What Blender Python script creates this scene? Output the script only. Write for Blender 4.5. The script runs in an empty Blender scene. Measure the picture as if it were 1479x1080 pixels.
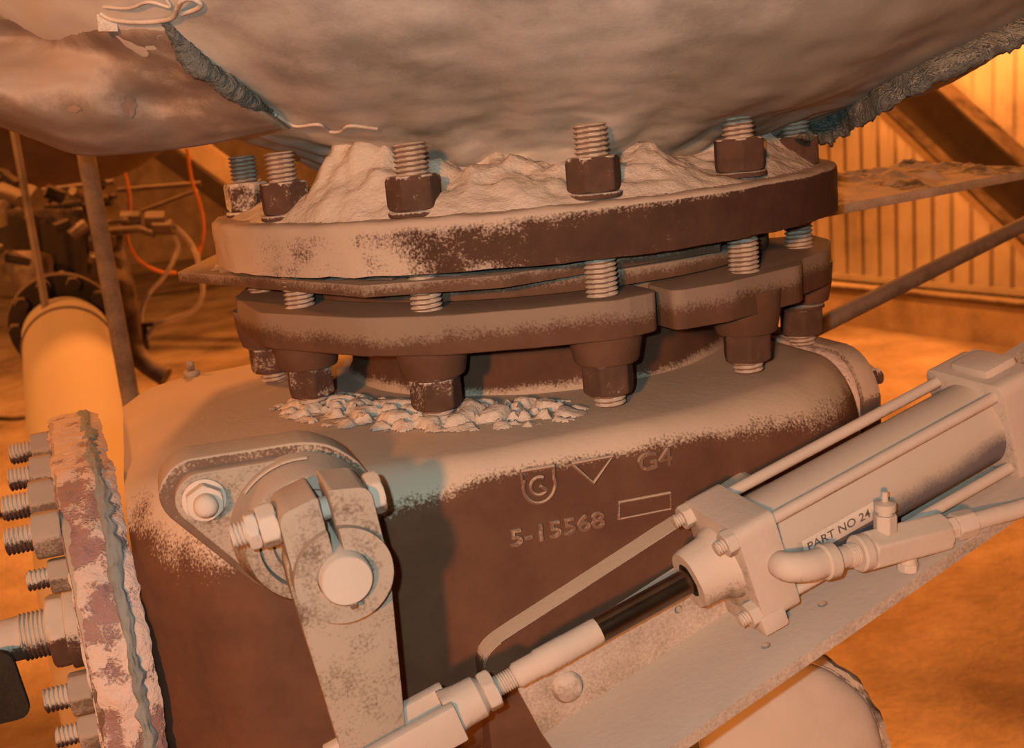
import bpy, bmesh, math, random
from mathutils import Vector, Matrix, noise as mnoise
from mathutils.bvhtree import BVHTree
S = bpy.context.scene
COL = S.collection
random.seed(7)
R_ = math.radians

# ------------------------------------------------------------------ camera
FPX, CAMD, CAMH = 1550.0, .7756, .0453
PITCH, ROLL, YAW = .2301, -.0948, -.025
CAMP = Vector((0, -CAMD, CAMH))
fw = Vector((math.sin(YAW)*math.cos(PITCH), math.cos(YAW)*math.cos(PITCH), -math.sin(PITCH)))
r0 = Vector((math.cos(YAW), -math.sin(YAW), 0)); u0 = r0.cross(fw)
RX = r0*math.cos(ROLL)+u0*math.sin(ROLL); UP = -r0*math.sin(ROLL)+u0*math.cos(ROLL)
cam = bpy.data.objects.new('camera', bpy.data.cameras.new('camera')); COL.objects.link(cam)
cam.matrix_world = Matrix(((RX.x, UP.x, -fw.x, CAMP.x), (RX.y, UP.y, -fw.y, CAMP.y), (RX.z, UP.z, -fw.z, CAMP.z), (0, 0, 0, 1)))
cam.data.sensor_width = 36; cam.data.lens = FPX/1479*36
cam.data.clip_start = .02; cam.data.clip_end = 100
cam.data.dof.use_dof = True; cam.data.dof.focus_distance = .58; cam.data.dof.aperture_fstop = 16
S.camera = cam
def ray(px, py): return fw + RX*((px-739.5)/FPX) - UP*((py-540)/FPX)
def at(px, py, d): return CAMP + ray(px, py)*d               # a seen point at a depth
def onp(px, py, p, n):
    d = ray(px, py); n = Vector(n); return CAMP + d*((Vector(p)-CAMP).dot(n)/d.dot(n))

# ------------------------------------------------------------------ light
S.view_settings.view_transform = 'Standard'; S.view_settings.look = 'None'
S.view_settings.gamma = 1; S.view_settings.use_curve_mapping = False
S.view_settings.exposure = 0.0
w = bpy.data.worlds.new('world'); S.world = w; w.use_nodes = True
bg = w.node_tree.nodes['Background']; bg.inputs[0].default_value = (1, .50, .22, 1); bg.inputs[1].default_value = .035
SOD = (1, .30, .055)
def lamp(name, loc, power, col, rad):
    l = bpy.data.lights.new(name, 'POINT'); l.energy = power; l.color = col; l.shadow_soft_size = rad
    o = bpy.data.objects.new(name, l); o.location = loc; COL.objects.link(o); return o
lamp('sodium_lamp_key', Vector((0, -.2, -.15))+Vector((-.218, -.941, .259))*2.7, 255, SOD, .07)
lamp('camera_flash', CAMP - RX*.022 + UP*.012 - fw*.004, 6.6, (.80, 1, .97), .004)
lamp('sodium_lamp_wall', (1.75, 3.7, 1.0), 230, SOD, .12)
lamp('sodium_lamp_hall', (-.9, 4.4, 2.6), 800, SOD, .2)
lamp('fill_lamp_left', (-2.4, .7, 1.5), 150, SOD, .15)  # unseen fill light added to raise highlights on the distant valve

# ------------------------------------------------------------------ materials
def mat(name, base, dust, bias=0., up=1.6, grad=(0, 0, 0), off=0., nsc=45., namp=1.1, sharp=2.2, speck=.35,
        bump=.25, rough=.9, metal=0., var=.3, bsc=260., bdist=.0012, spsc=700.):
    m = bpy.data.materials.new(name); m.use_nodes = True; nt = m.node_tree; N = nt.nodes; L = nt.links
    bs = N['Principled BSDF']
    def node(t, **k):
        n = N.new(t)
        for a, b in k.items(): setattr(n, a, b)
        return n
    def math_(op, a, b=None, clamp=False):
        n = node('ShaderNodeMath', operation=op, use_clamp=clamp)
        for i, v in enumerate((a, b)):
            if v is None: continue
            if isinstance(v, (int, float)): n.inputs[i].default_value = v
            else: L.new(v, n.inputs[i])
        return n.outputs[0]
    geo = node('ShaderNodeNewGeometry')
    sep = node('ShaderNodeSeparateXYZ'); L.new(geo.outputs['Normal'], sep.inputs[0])
    def nz(scale, detail=5, rough_=.6):
        n = node('ShaderNodeTexNoise'); n.inputs['Scale'].default_value = scale
        n.inputs['Detail'].default_value = detail; n.inputs['Roughness'].default_value = rough_
        L.new(geo.outputs['Position'], n.inputs['Vector']); return n.outputs['Fac']
    n1 = nz(nsc); n2 = nz(nsc*.22, 3); nf = nz(spsc, 2, .5); nb = nz(bsc, 4, .65)
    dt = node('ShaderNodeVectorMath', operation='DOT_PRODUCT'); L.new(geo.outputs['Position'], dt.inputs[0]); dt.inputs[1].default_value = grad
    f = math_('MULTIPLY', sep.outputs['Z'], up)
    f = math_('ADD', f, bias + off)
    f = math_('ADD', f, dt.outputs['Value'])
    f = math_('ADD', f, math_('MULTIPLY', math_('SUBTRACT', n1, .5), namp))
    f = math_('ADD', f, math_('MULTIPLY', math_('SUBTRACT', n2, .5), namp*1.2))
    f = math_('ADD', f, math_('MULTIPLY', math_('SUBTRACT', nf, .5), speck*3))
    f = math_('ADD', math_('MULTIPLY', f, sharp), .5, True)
    def colvar(c, fac, amt):
        mx = node('ShaderNodeMix', data_type='RGBA'); L.new(fac, mx.inputs['Factor'])
        mx.inputs['A'].default_value = tuple(x*(1-amt) for x in c)+(1,)
        mx.inputs['B'].default_value = tuple(min(1, x*(1+amt)) for x in c)+(1,)
        return mx.outputs['Result']
    cb = colvar(base, n1, var*1.6); cd = colvar(dust, n2, var*.7)
    mx = node('ShaderNodeMix', data_type='RGBA'); L.new(f, mx.inputs['Factor']); L.new(cb, mx.inputs['A']); L.new(cd, mx.inputs['B'])
    L.new(mx.outputs['Result'], bs.inputs['Base Color'])
    if metal: L.new(math_('MULTIPLY', math_('SUBTRACT', 1, f, True), metal), bs.inputs['Metallic'])
    L.new(math_('ADD', math_('MULTIPLY', f, .95-rough), rough), bs.inputs['Roughness'])
    bs.inputs['Specular IOR Level'].default_value = .25
    if bump:
        b = node('ShaderNodeBump'); b.inputs['Strength'].default_value = bump; b.inputs['Distance'].default_value = bdist
        h = math_('ADD', math_('MULTIPLY', nb, 1.0), math_('MULTIPLY', f, .5)); L.new(h, b.inputs['Height'])
        L.new(b.outputs['Normal'], bs.inputs['Normal'])
    return m
DUST = (.50, .45, .38)
RUST = (.066, .034, .0225)
M = {}
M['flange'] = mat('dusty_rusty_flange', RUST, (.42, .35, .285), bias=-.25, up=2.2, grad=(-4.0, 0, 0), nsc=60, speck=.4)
M['ring'] = mat('dusty_cast_ring', (.105, .055, .034), (.235, .18, .137), bias=0., up=1.4, grad=(-.6, 0, 60.), off=60*.0645, nsc=40, speck=.35, namp=.7)
M['disc'] = mat('dusty_disc', (.12, .07, .045), (.29, .235, .185), bias=-.15, up=1.8, nsc=50, speck=.35, namp=.6)
M['neck'] = mat('rusty_neck', (.095, .05, .032), (.44, .37, .29), bias=-1.0, up=2.2, nsc=40, speck=.3)
M['mark'] = mat('raised_cast_marks', (.19, .11, .075), (.40, .31, .24), bias=-.35, up=2.0, nsc=60, speck=.4)
M['patch'] = mat('brown_patch', (.25, .16, .12), (.30, .2, .15), nsc=90)
M['nut'] = mat('rusted_nut', (.085, .047, .033), DUST, bias=-.55, up=2., nsc=110, speck=.38, grad=(-2.0, 0, 0), namp=1.3)
M['stud'] = mat('rusted_stud', (.24, .16, .115), DUST, bias=-.25, up=1.3, nsc=80, speck=.3, bump=.1)
M['body'] = mat('dusty_cast_body', (.115, .057, .034), (.52, .43, .34), bias=-.98, up=2.2, nsc=34, speck=.42, namp=1.25)
M['pad'] = mat('cast_pad', (.15, .095, .065), (.40, .33, .26), bias=-.45, up=2.6, nsc=55, speck=.6)
M['dusted'] = mat('dust_coated_steel', (.26, .20, .15), (.50, .435, .37), bias=.55, up=.8, nsc=60, speck=.25, namp=.9)
M['dusted2'] = mat('dust_coated_lever', (.16, .115, .08), (.35, .295, .24), bias=.18, up=.9, nsc=70, speck=.35, namp=1.1)
M['barrel'] = mat('dust_coated_barrel', (.15, .14, .15), (.47, .415, .35), bias=.28, up=1.3, nsc=16, speck=.12, namp=1.0, rough=.45, bump=.1)
M['chrome'] = mat('oily_chrome_rod', (.17, .12, .085), (.25, .2, .15), bias=-1.3, up=.2, nsc=90, speck=.05, rough=.22, metal=.95, bump=.02)
M['dust'] = mat('loose_dust', (.50, .45, .38), (.55, .50, .43), bias=0, up=1, nsc=60, speck=.2, bump=.6, bsc=160, bdist=.003, var=.15)
M['jacket'] = mat('dusty_insulation_cloth', (.30, .26, .215), (.53, .48, .41), bias=.40, up=.6, grad=(-2.2, 0, 0), nsc=14, speck=.05, namp=1.3, bump=.25, bsc=500, var=.25, bdist=.0006)  # tone mix shifts along x, darker and browner towards the right
M['blanket'] = mat('dusty_insulation_blanket', (.21, .155, .115), (.42, .34, .275), bias=.05, up=.5, nsc=22, speck=.08, namp=1.5, bump=.3, bsc=420, var=.2, bdist=.0008)
M['crust'] = mat('dust_crust', (.13, .11, .09), (.5, .42, .34), bias=-.35, up=.6, nsc=55, speck=.2, namp=3.2, bump=.6)
M['knit'] = mat('grey_mineral_wool', (.15, .165, .155), (.30, .31, .28), bias=-.3, up=.6, nsc=240, speck=.5, bump=1, bsc=380, bdist=.004)
M['seal'] = mat('pale_sealant', (.30, .19, .18), (.58, .48, .43), bias=.12, up=.5, nsc=60, speck=.3, namp=3.4, sharp=3.5, bump=.7, bsc=170, bdist=.003, rough=.6)
M['sealblue'] = mat('blue_grey_sealant', (.17, .20, .20), (.24, .27, .27), bias=0, up=.5, nsc=90, speck=.1, bump=.3, rough=.6)
M['wire'] = mat('tie_wire', (.42, .34, .27), (.55, .48, .4), bias=.2, up=.6, nsc=90, rough=.5, bump=0)
M['bracket'] = mat('dusty_bracket', (.30, .24, .19), (.49, .425, .36), bias=.0, up=1.0, nsc=50, speck=.35, namp=.7, sharp=1.5)
M['dark'] = mat('dark_hole', (.02, .018, .015), (.03, .025, .02), bump=0)
M['ink'] = mat('printed_ink', (.10, .085, .08), (.16, .14, .12), bump=0, nsc=300)
M['label'] = mat('pale_label', (.52, .48, .43), (.60, .56, .50), bump=.05, nsc=60, var=.1)
M['far'] = mat('far_dusty_steel', (.13, .095, .07), (.55, .45, .34), bias=-.35, up=1.2, nsc=14, speck=.1, bump=.2, bsc=60, bdist=.004)
M['fardark'] = mat('far_dark_steel', (.045, .036, .03), (.26, .2, .15), bias=-.55, up=1.3, nsc=12, speck=.1, bump=.2, bsc=60, bdist=.004)
M['farpipe'] = mat('far_dusty_pipe', (.50, .42, .33), (.66, .58, .47), bias=.3, up=.8, nsc=5, speck=.03, bump=.1, bsc=60, bdist=.002, var=.15)
M['pole'] = mat('grey_post', (.15, .125, .11), (.27, .23, .20), bias=0, up=.5, nsc=30, bump=.1)
M['floor'] = mat('dusty_concrete_floor', (.25, .18, .12), (.55, .44, .33), bias=-1.05, up=1.0, nsc=2.6, speck=.08, namp=1.6, bump=.5, bsc=7., bdist=.05, spsc=60, var=.3, sharp=1.2)
M['wall'] = mat('corrugated_sheet', (.42, .36, .29), (.56, .50, .42), bias=0, up=.5, nsc=3., speck=.05, bump=.05, bsc=30, spsc=80)
M['kerb'] = mat('concrete_kerb', (.36, .27, .18), (.5, .4, .3), bias=-.1, up=.8, nsc=5, speck=.1, bump=.2, bsc=20, bdist=.01, spsc=80)
M['beam'] = mat('brown_beam', (.045, .032, .022), (.16, .12, .09), bias=-1.0, up=1.2, nsc=10, speck=.1, bump=.1, bsc=40, spsc=90)
M['orange'] = mat('orange_hose', (.75, .22, .05), (.8, .28, .08), bump=0)
M['hose'] = mat('pale_hose', (.50, .42, .3), (.6, .5, .4), bump=0)

# ------------------------------------------------------------------ mesh helpers
ORG = {}
def T(x, y, z): return Matrix.Translation((x, y, z))
I4 = Matrix.Identity(4)
def frame(o, z, x):
    z = Vector(z).normalized(); x = Vector(x); x = (x-z*x.dot(z)).normalized(); y = z.cross(x)
    return Matrix(((x.x, y.x, z.x, o[0]), (x.y, y.y, z.y, o[1]), (x.z, y.z, z.z, o[2]), (0, 0, 0, 1)))
def anyx(z):
    z = Vector(z); return Vector((1, 0, 0)) if abs(z.x) < .8*z.length else Vector((0, 1, 0))
def bmn(): return bmesh.new()
def grid_faces(bm, rows, close_u=False, cap0=False, cap1=False):
    n = len(rows[0])
    for i in range(len(rows)-1):
        for j in range(n if close_u else n-1):
            k = (j+1) % n
            try: bm.faces.new((rows[i][j], rows[i][k], rows[i+1][k], rows[i+1][j]))
            except ValueError: pass
    if cap0: bm.faces.new(list(reversed(rows[0])))
    if cap1: bm.faces.new(rows[-1])
def lathe(bm, Mx, prof, seg=32, rad=None, cap=True, th0=0):
    """prof: (r, z) list. rad(theta, r, z): radius."""
    rows = []
    for (r, z) in prof:
        row = []
        for j in range(seg):
            a = th0+2*math.pi*j/seg; rr = rad(a, r, z) if rad else r
            row.append(bm.verts.new(Mx @ Vector((rr*math.cos(a), rr*math.sin(a), z))))
        rows.append(row)
    grid_faces(bm, rows, True, cap, cap)
def hexr(a, R, rot=0):
    b = (a-rot) % (math.pi/3)-math.pi/6
    return R*math.cos(math.pi/6)/math.cos(b)
def hexnut(bm, Mx, R, h, z0=0, rot=0, chamf=(1, 1), dome=0):
    c = R*.16
    pr = []
    if chamf[0]: pr += [(R*.88, z0), (R*.95, z0+c*.35), (R*1.01, z0+c)]
    else: pr += [(R*1.01, z0)]
    if chamf[1]: pr += [(R*1.01, z0+h-c), (R*.95, z0+h-c*.35), (R*.88, z0+h)]
    else: pr += [(R*1.01, z0+h)]
    if dome: pr += [(R*.6, z0+h+dome*.7), (R*.2, z0+h+dome)]
    lathe(bm, Mx, pr, 60, lambda a, r, z: min(hexr(a, R, rot), r))
def thread(bm, Mx, R, L, pitch, z0=0, depth=None, seg=28):
    d = depth or pitch*.5
    steps = int(L/pitch*6)
    rows = []
    for i in range(steps+1):
        z = z0+L*i/steps; row = []
        end = min(1, (z0+L-z)/(pitch*.6)+.45, (z-z0)/(pitch*.6)+.45)
        for j in range(seg):
            a = 2*math.pi*j/seg
            ph = (z/pitch - a/(2*math.pi)) % 1
            f = 1-abs(ph*2-1); f = min(1, max(0, (f-.15)/.6))
            r = (R-d+d*f)*(.80+.20*end)
            row.append(bm.verts.new(Mx @ Vector((r*math.cos(a), r*math.sin(a), z))))
        rows.append(row)
    grid_faces(bm, rows, True, True, True)
def cyl(bm, Mx, r, z0, z1, seg=32, bev=0):
    if bev: pr = [(r-bev, z0), (r-bev*.3, z0+bev*.3), (r, z0+bev), (r, z1-bev), (r-bev*.3, z1-bev*.3), (r-bev, z1)]
    else: pr = [(r, z0), (r, z1)]
    lathe(bm, Mx, pr, seg)
def bevel(bm, geom_edges, off, seg=2):
    if off > 0: bmesh.ops.bevel(bm, geom=geom_edges, offset=off, segments=seg, affect='EDGES', profile=.6, clamp_overlap=True)
def box(bm, Mx, x0, x1, y0, y1, z0, z1, bev=0, seg=2):
    b = bmn()
    v = [b.verts.new(p) for p in ((x0, y0, z0), (x1, y0, z0), (x1, y1, z0), (x0, y1, z0), (x0, y0, z1), (x1, y0, z1), (x1, y1, z1), (x0, y1, z1))]
    for f in ((3, 2, 1, 0), (4, 5, 6, 7), (0, 1, 5, 4), (1, 2, 6, 5), (2, 3, 7, 6), (3, 0, 4, 7)): b.faces.new([v[i] for i in f])
    bevel(b, b.edges[:], bev, seg); add(bm, b, Mx)
def add(bm, b, Mx=I4):
    b.transform(Mx); me = bpy.data.meshes.new('t'); b.to_mesh(me); b.free(); bm.from_mesh(me); bpy.data.meshes.remove(me)
def prism(bm, Mx, pts, z0, z1, bev=0, seg=2, allE=True):
    b = bmn()
    lo = [b.verts.new((p[0], p[1], z0)) for p in pts]; hi = [b.verts.new((p[0], p[1], z1)) for p in pts]
    n = len(pts); b.faces.new(list(reversed(lo))); top = b.faces.new(hi)
    for i in range(n): b.faces.new((lo[i], lo[(i+1) % n], hi[(i+1) % n], hi[i]))
    bmesh.ops.recalc_face_normals(b, faces=b.faces)
    if bev:
        es = [e for e in b.edges if allE or abs(e.verts[0].co.z-e.verts[1].co.z) < 1e-7]
        bevel(b, es, bev, seg)
    add(bm, b, Mx)
def tube(bm, pts, r, seg=12, rf=None):
    pts = [Vector(p) for p in pts]; rows = []; x = None
    for i, p in enumerate(pts):
        d = (pts[min(i+1, len(pts)-1)]-pts[max(i-1, 0)]).normalized()
        if x is None: x = anyx(d)
        x = (x-d*x.dot(d)).normalized(); y = d.cross(x)
        rr = rf(i/(len(pts)-1)) if rf else r
        rows.append([bm.verts.new(p+(x*math.cos(2*math.pi*j/seg)+y*math.sin(2*math.pi*j/seg))*rr) for j in range(seg)])
    grid_faces(bm, rows, True, True, True)
def crom(pts, n=8):
    pts = [Vector(p) for p in pts]; q = [pts[0]*2-pts[1]]+pts+[pts[-1]*2-pts[-2]]; out = []
    for i in range(1, len(q)-2):
        for k in range(n):
            t = k/n
            out.append(.5*((2*q[i])+(q[i+1]-q[i-1])*t+(2*q[i-1]-5*q[i]+4*q[i+1]-q[i+2])*t*t+(3*q[i]-q[i-1]-3*q[i+1]+q[i+2])*t**3))
    out.append(pts[-1]); return out
def rounded(pts, r, n=5):
    out = []; m = len(pts)
    for i in range(m):
        p = Vector(pts[i]+(0,)); a = Vector(pts[i-1]+(0,)); c = Vector(pts[(i+1) % m]+(0,))
        rr = r[i] if isinstance(r, (list, tuple)) else r
        d1 = (a-p); d2 = (c-p); l = min(rr, d1.length*.49, d2.length*.49)
        s = p+d1.normalized()*l; e = p+d2.normalized()*l
        for k in range(n+1):
            t = k/n; q = s*(1-t)**2+p*2*t*(1-t)+e*t*t; out.append((q.x, q.y))
    return out
def text_bm(bm, Mx, s, size, ext=.0008, fn=None, sx=1.):
    cu = bpy.data.curves.new('txt', 'FONT'); cu.body = s; cu.size = size; cu.extrude = ext; cu.resolution_u = 4
    cu.offset = size*.012
    o = bpy.data.objects.new('txt', cu); COL.objects.link(o)
    bpy.context.view_layer.update()
    dg = bpy.context.evaluated_depsgraph_get(); me = bpy.data.meshes.new_from_object(o.evaluated_get(dg))
    bpy.data.objects.remove(o); bpy.data.curves.remove(cu)
    b = bmn(); b.from_mesh(me); bpy.data.meshes.remove(me)
    for v in b.verts:
        v.co.x *= sx
        if fn: v.co = fn(v.co)
    add(bm, b, Mx)
def jitter(bm, amp, sc, seed=0):
    bm.normal_update()
    for v in bm.verts:
        v.co += v.normal*(mnoise.fractal(v.co*sc+Vector((seed, seed*.7, 0)), 1, 2, 3)*amp)
def put(name, bm, m, parent=None, ang=38, label=None, loc=None, flip=True):
    if flip: bmesh.ops.recalc_face_normals(bm, faces=bm.faces)
    L = ORG.get(parent.name if parent else None, Vector((0, 0, 0))) if parent else Vector(loc or (0, 0, 0))
    bm.transform(Matrix.Translation(-L))
    me = bpy.data.meshes.new(name); bm.to_mesh(me); bm.free()
    for p in me.polygons: p.use_smooth = True
    me.set_sharp_from_angle(angle=R_(ang)); me.materials.append(M[m])
    o = bpy.data.objects.new(name, me); COL.objects.link(o)
    if parent: o.parent = parent
    else: o.location = L
    ORG[o.name] = L
    if label: o['label'] = label
    return o
def tag(o, label, cat, group=None, kind=None):
    o['label'] = label; o['category'] = cat
    if group: o['group'] = group
    if kind: o['kind'] = kind
    return o
def thing(name, label, cat, loc=(0, 0, 0), group=None):
    o = bpy.data.objects.new(name, None); COL.objects.link(o); o.location = loc; o.empty_display_size = .02
    ORG[o.name] = Vector(loc); return tag(o, label, cat, group)
def struct(name, bm, m, ang=38):
    o = put(name, bm, m, None, ang); o['kind'] = 'structure'; return o
def copy_tree(o, parent=None):
    c = o.copy(); COL.objects.link(c)
    if parent: c.parent = parent
    for ch in list(o.children): copy_tree(ch, c)
    return c

# ------------------------------------------------------------------ frames of the machine
A20 = R_(20)
tv = Vector((math.cos(A20), math.sin(A20), 0)); nv = Vector((math.sin(A20), -math.cos(A20), 0)); kv = Vector((0, 0, 1))
FM = Matrix(((tv.x, 0, nv.x, 0), (tv.y, 0, nv.y, 0), (0, 1, 0, 0), (0, 0, 0, 1)))     # (u along face, z, w outward)
def P(u, w, z): return tv*u+nv*w+kv*z
W = .235; ZT = -.118; ZB = -.284

# ------------------------------------------------------------------ setting: floor, walls
FL = -1.25
b = bmn(); box(b, I4, -12, 9, -2.5, 16, FL-.1, FL); o = struct('floor', b, 'floor')
wd = Vector((.5384, -.8427, 0)); wn = Vector((-.8427, -.5384, 0)); WA = Vector((1.77, 5.32, FL))
WM = frame(WA, wn, wd)      # local x along wall, y = up?, z out
# corrugated right wall: trapezoidal ribs
b = bmn(); rows = [[], []]; pitch = .112
def ribz(x):
    f = (x/pitch) % 1
    return .022*max(0, min(1, (f-.60)/.05, (1.0-f)/.10+.0)) if f > .60 else 0
xs = []
x = -2.4
while x < 3.4:
    for f in (0, .58, .62, .66, .90, .97): xs.append(x+f*pitch)
    x += pitch
def wpt(x, z, out): return WA+wd*x+kv*(z-FL)+wn*out
prof = {0: 0, .58: 0, .62: .02, .66: .022, .90: .022, .97: 0}
x = -2.4; cols = []
while x < 3.4:
    for f, d in prof.items(): cols.append((x+f*pitch, d))
    x += pitch
fr = [[b.verts.new(wpt(x, z, d)) for x, d in cols] for z in (FL+.235, 3.2)]
bk = [[b.verts.new(wpt(x, z, -.03)) for x, d in (cols[0], cols[-1])] for z in (FL+.235, 3.2)]
grid_faces(b, fr); b.faces.new((bk[0][0], bk[0][1], bk[1][1], bk[1][0]))
struct('wall_right', b, 'wall', 15)
b = bmn(); box(b, frame(WA, wn, wd), -2.4, 3.4, 0, .20, -.05, .03) if False else None
q = [wpt(-2.4, FL, .03), wpt(3.4, FL, .03)]
def wbox(b, x0, x1, z0, z1, d0, d1):
    v = [b.verts.new(wpt(x, z, d)) for d in (d0, d1) for (x, z) in ((x0, z0), (x1, z0), (x1, z1), (x0, z1))]
    for f in ((0, 1, 2, 3), (4, 5, 6, 7), (0, 1, 5, 4), (1, 2, 6, 5), (2, 3, 7, 6), (3, 0, 4, 7)): b.faces.new([v[i] for i in f])
wbox(b, -2.4, 3.4, FL, FL+.20, -.1, .06); struct('trim_1', b, 'kerb')
b = bmn(); wbox(b, -2.4, 3.4, FL+.255, FL+.285, .0, .035); struct('trim_2', b, 'wall')
b = bmn(); tube(b, [wpt(-2.4, FL+.225, .07), wpt(3.4, FL+.225, .07)], .022, 16)
tag(put('wall_pipe', b, 'far'), 'pale pipe running along the foot of the corrugated wall', 'pipe')
# back wall on the left
b = bmn(); box(b, I4, -12, 1.9, 12.6, 12.8, FL, 1.6); struct('wall_back', b, 'kerb')
b = bmn(); box(b, I4, -12, 1.9, 12.5, 12.62, 1.6, 6); struct('wall_back_upper', b, 'beam')

# ------------------------------------------------------------------ beams, rods in the background right
def bar(b, p0, p1, wdt, thk, up=(0, 0, 1), bev=0):
    p0 = Vector(p0); p1 = Vector(p1); z = (p1-p0); L = z.length
    box(b, frame(p0, z, Vector(up).cross(z)), -wdt/2, wdt/2, -thk/2, thk/2, 0, L, bev)
def wat(px, py, off):       # seen point on a plane standing `off` in front of the right wall
    return onp(px, py, WA+wn*off, wn)
t_ = thing('diagonal_beam', 'dark diagonal steel channel crossing in front of the corrugated wall', 'beam', wat(1380, 230, .35))
a0 = wat(1178, 45, .35); a1 = wat(1545, 395, .35); dz = (a1-a0).normalized(); sd = dz.cross(wn).normalized()
if sd.z > 0: sd = -sd
b = bmn(); bmw = frame(a0, dz, sd)
box(b, bmw, -.245, -.005, -.012, .012, 0, (a1-a0).length); put('web', b, 'beam', t_)
for nm, (x0, x1) in {'upper_flange': (-.255, -.243), 'lower_flange': (-.012, .0)}.items():
    b = bmn(); box(b, bmw, x0, x1, -.10, .03, 0, (a1-a0).length); put('beam_flange', b, 'beam', t_)
b = bmn(); box(b, bmw, .0, .085, -.012, .012, 0, (a1-a0).length); put('side_plate', b, 'kerb', t_, label='tan lower plate of the beam')

# dusty flat bar behind the flange going right
d0 = .95
b0 = at(1150, 290, .86); b1 = at(1500, 243, 1.05)
t_ = thing('flat_bar', 'dust-covered flat steel bar running right from behind the upper flange', 'bar', b0)
b = bmn(); z0 = -.045
pA = onp(1190, 300, (0, 0, z0), kv); pB = onp(1500, 243, (0, 0, z0), kv)
ln = (pB-pA).normalized(); bw = Vector((-ln.y, ln.x, 0)); pA = pA-ln*.10
pl = [(pA.x, pA.y), (pB.x, pB.y), (pB.x+bw.x*.17, pB.y+bw.y*.17), (pA.x+bw.x*.17, pA.y+bw.y*.17)]
prism(b, I4, pl, z0-.008, z0, .001); put('bar', b, 'bracket', t_)
b = bmn()
rows = []
for i in range(90):
    row = []
    for j in range(18):
        p = pA.lerp(pB, i/89.)+bw*(.17*j/17.)
        e = min(j, 17-j, 3)/3.
        n_ = mnoise.fractal(Vector((p.x*38, p.y*38, 1)), 1, 2, 4)
        hgt = e*(.003+.010*max(0, n_+.1)+.010*(j/17.)**2*(1-.6*i/89.))
        row.append(b.verts.new((p.x, p.y, z0+hgt)))
    rows.append(row)
grid_faces(b, rows); o = put('crusted_dust', b, 'crust', t_, label='crust of dust on the bar')
# thin round rod rising to the right
b = bmn(); p0 = at(1180, 472, .95); p1 = at(1560, 284, 1.25)
p0 = p0-(p1-p0)*.14; tube(b, [p0, p1+(p1-p0)*.6], .0082, 16)
tag(put('brace_rod', b, 'pole', loc=p0), 'thin grey round rod rising to the right in front of the corrugated wall', 'rod')

# ------------------------------------------------------------------ flanges
def ring(bm, prof, seg=96, rad=None): lathe(bm, I4, prof, seg, rad, cap=False)
def closed_ring(bm, ri, ro, z0, z1, bev=.002, seg=120, rad=None):
    pr = [(ri, z0), (ro-bev, z0), (ro-bev*.3, z0+bev*.3), (ro, z0+bev), (ro, z1-bev), (ro-bev*.3, z1-bev*.3), (ro-bev, z1), (ri, z1), (ri, z0)]
    lathe(bm, I4, pr, seg, rad, cap=False); bmesh.ops.remove_doubles(bm, verts=bm.verts[:], dist=1e-6)
b = bmn()
pr = [(.10, -.030), (.205, -.030)]+[(.2152, -.030+.0262*i/6+.0008) for i in range(7)]+[(.2147, -.0018), (.2132, -.0005), (.2105, .0), (.19, 0), (.10, 0), (.10, -.030)]
lathe(b, I4, pr, 220, cap=False); bmesh.ops.remove_doubles(b, verts=b.verts[:], dist=1e-6)
jitter(b, .0011, 60)
tag(put('upper_flange', b, 'flange', loc=(0, 0, 0)), 'thick round rusty flange with dust along its rim, topmost of the bolted stack', 'flange')
# polygonal plate
b = bmn()
pp = [(-.243, -.035), (-.092, -.1905), (-.015, -.201), (.115, -.135), (.150, .04), (.10, .15), (-.12, .19), (-.245, .08)]
prism(b, I4, pp, -.0415, -.0345, .0008)
tag(put('spade_plate', b, 'disc', loc=(0, 0, -.04)), 'thin angular steel plate sticking out left below the thick round flange', 'plate')
# dust on plate
b = bmn(); rows = []
for i in range(40):
    a = R_(-100+i*2.6); row = []
    for j in range(8):
        rr = .19+.045*j/7
        if j == 7: hgt = 0
        else: hgt = .006*(1-j/7.)*(.5+mnoise.noise(Vector((a*6, j*.3, 0))))*max(0, math.sin(math.pi*i/39.))
        x, y = rr*math.sin(a), -rr*math.cos(a)
        row.append(b.verts.new((x*(.97), y*.97, -.0347+max(hgt, 0))))
    rows.append(row)
# keep only what lies on the plate
def inpoly(x, y, poly):
    c = False; n = len(poly)
    for i in range(n):
        x0, y0 = poly[i]; x1, y1 = poly[i-1]
        if (y0 > y) != (y1 > y) and x < (x1-x0)*(y-y0)/(y1-y0)+x0: c = not c
    return c
grid_faces(b, rows)
kill = [v for v in b.verts if not inpoly(v.co.x*1.02, v.co.y*1.02, pp)]
bmesh.ops.delete(b, geom=kill, context='VERTS')
tag(put('dust_drift', b, 'dust'), 'loose dust drifted on the angular plate against the upper flange', 'dust', kind='stuff')
# small loose nut on plate
q = onp(640, 372, (0, 0, -.0345), kv)
t_ = thing('loose_bolt', 'small greenish bolt lying on the angular plate against the upper flange', 'bolt', q)
b = bmn(); fm = frame(q+Vector((-.006, -.012, .0052)), (.97, .12, .0), (0, 0, 1)); hexnut(b, fm, .0062, .0125, 0, 0, (1, 1)); put('head', b, 'nut', t_)
b = bmn(); cyl(b, fm, .003, .012, .034, 16, .0005); put('shank', b, 'wire', t_)
# gasket disc under plate and inner necks
b = bmn(); closed_ring(b, .09, .170, -.0525, -.0425, .0015); tag(put('gasket_disc', b, 'disc'), 'inner round disc between the angular plate and the lobed ring', 'disc')

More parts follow.
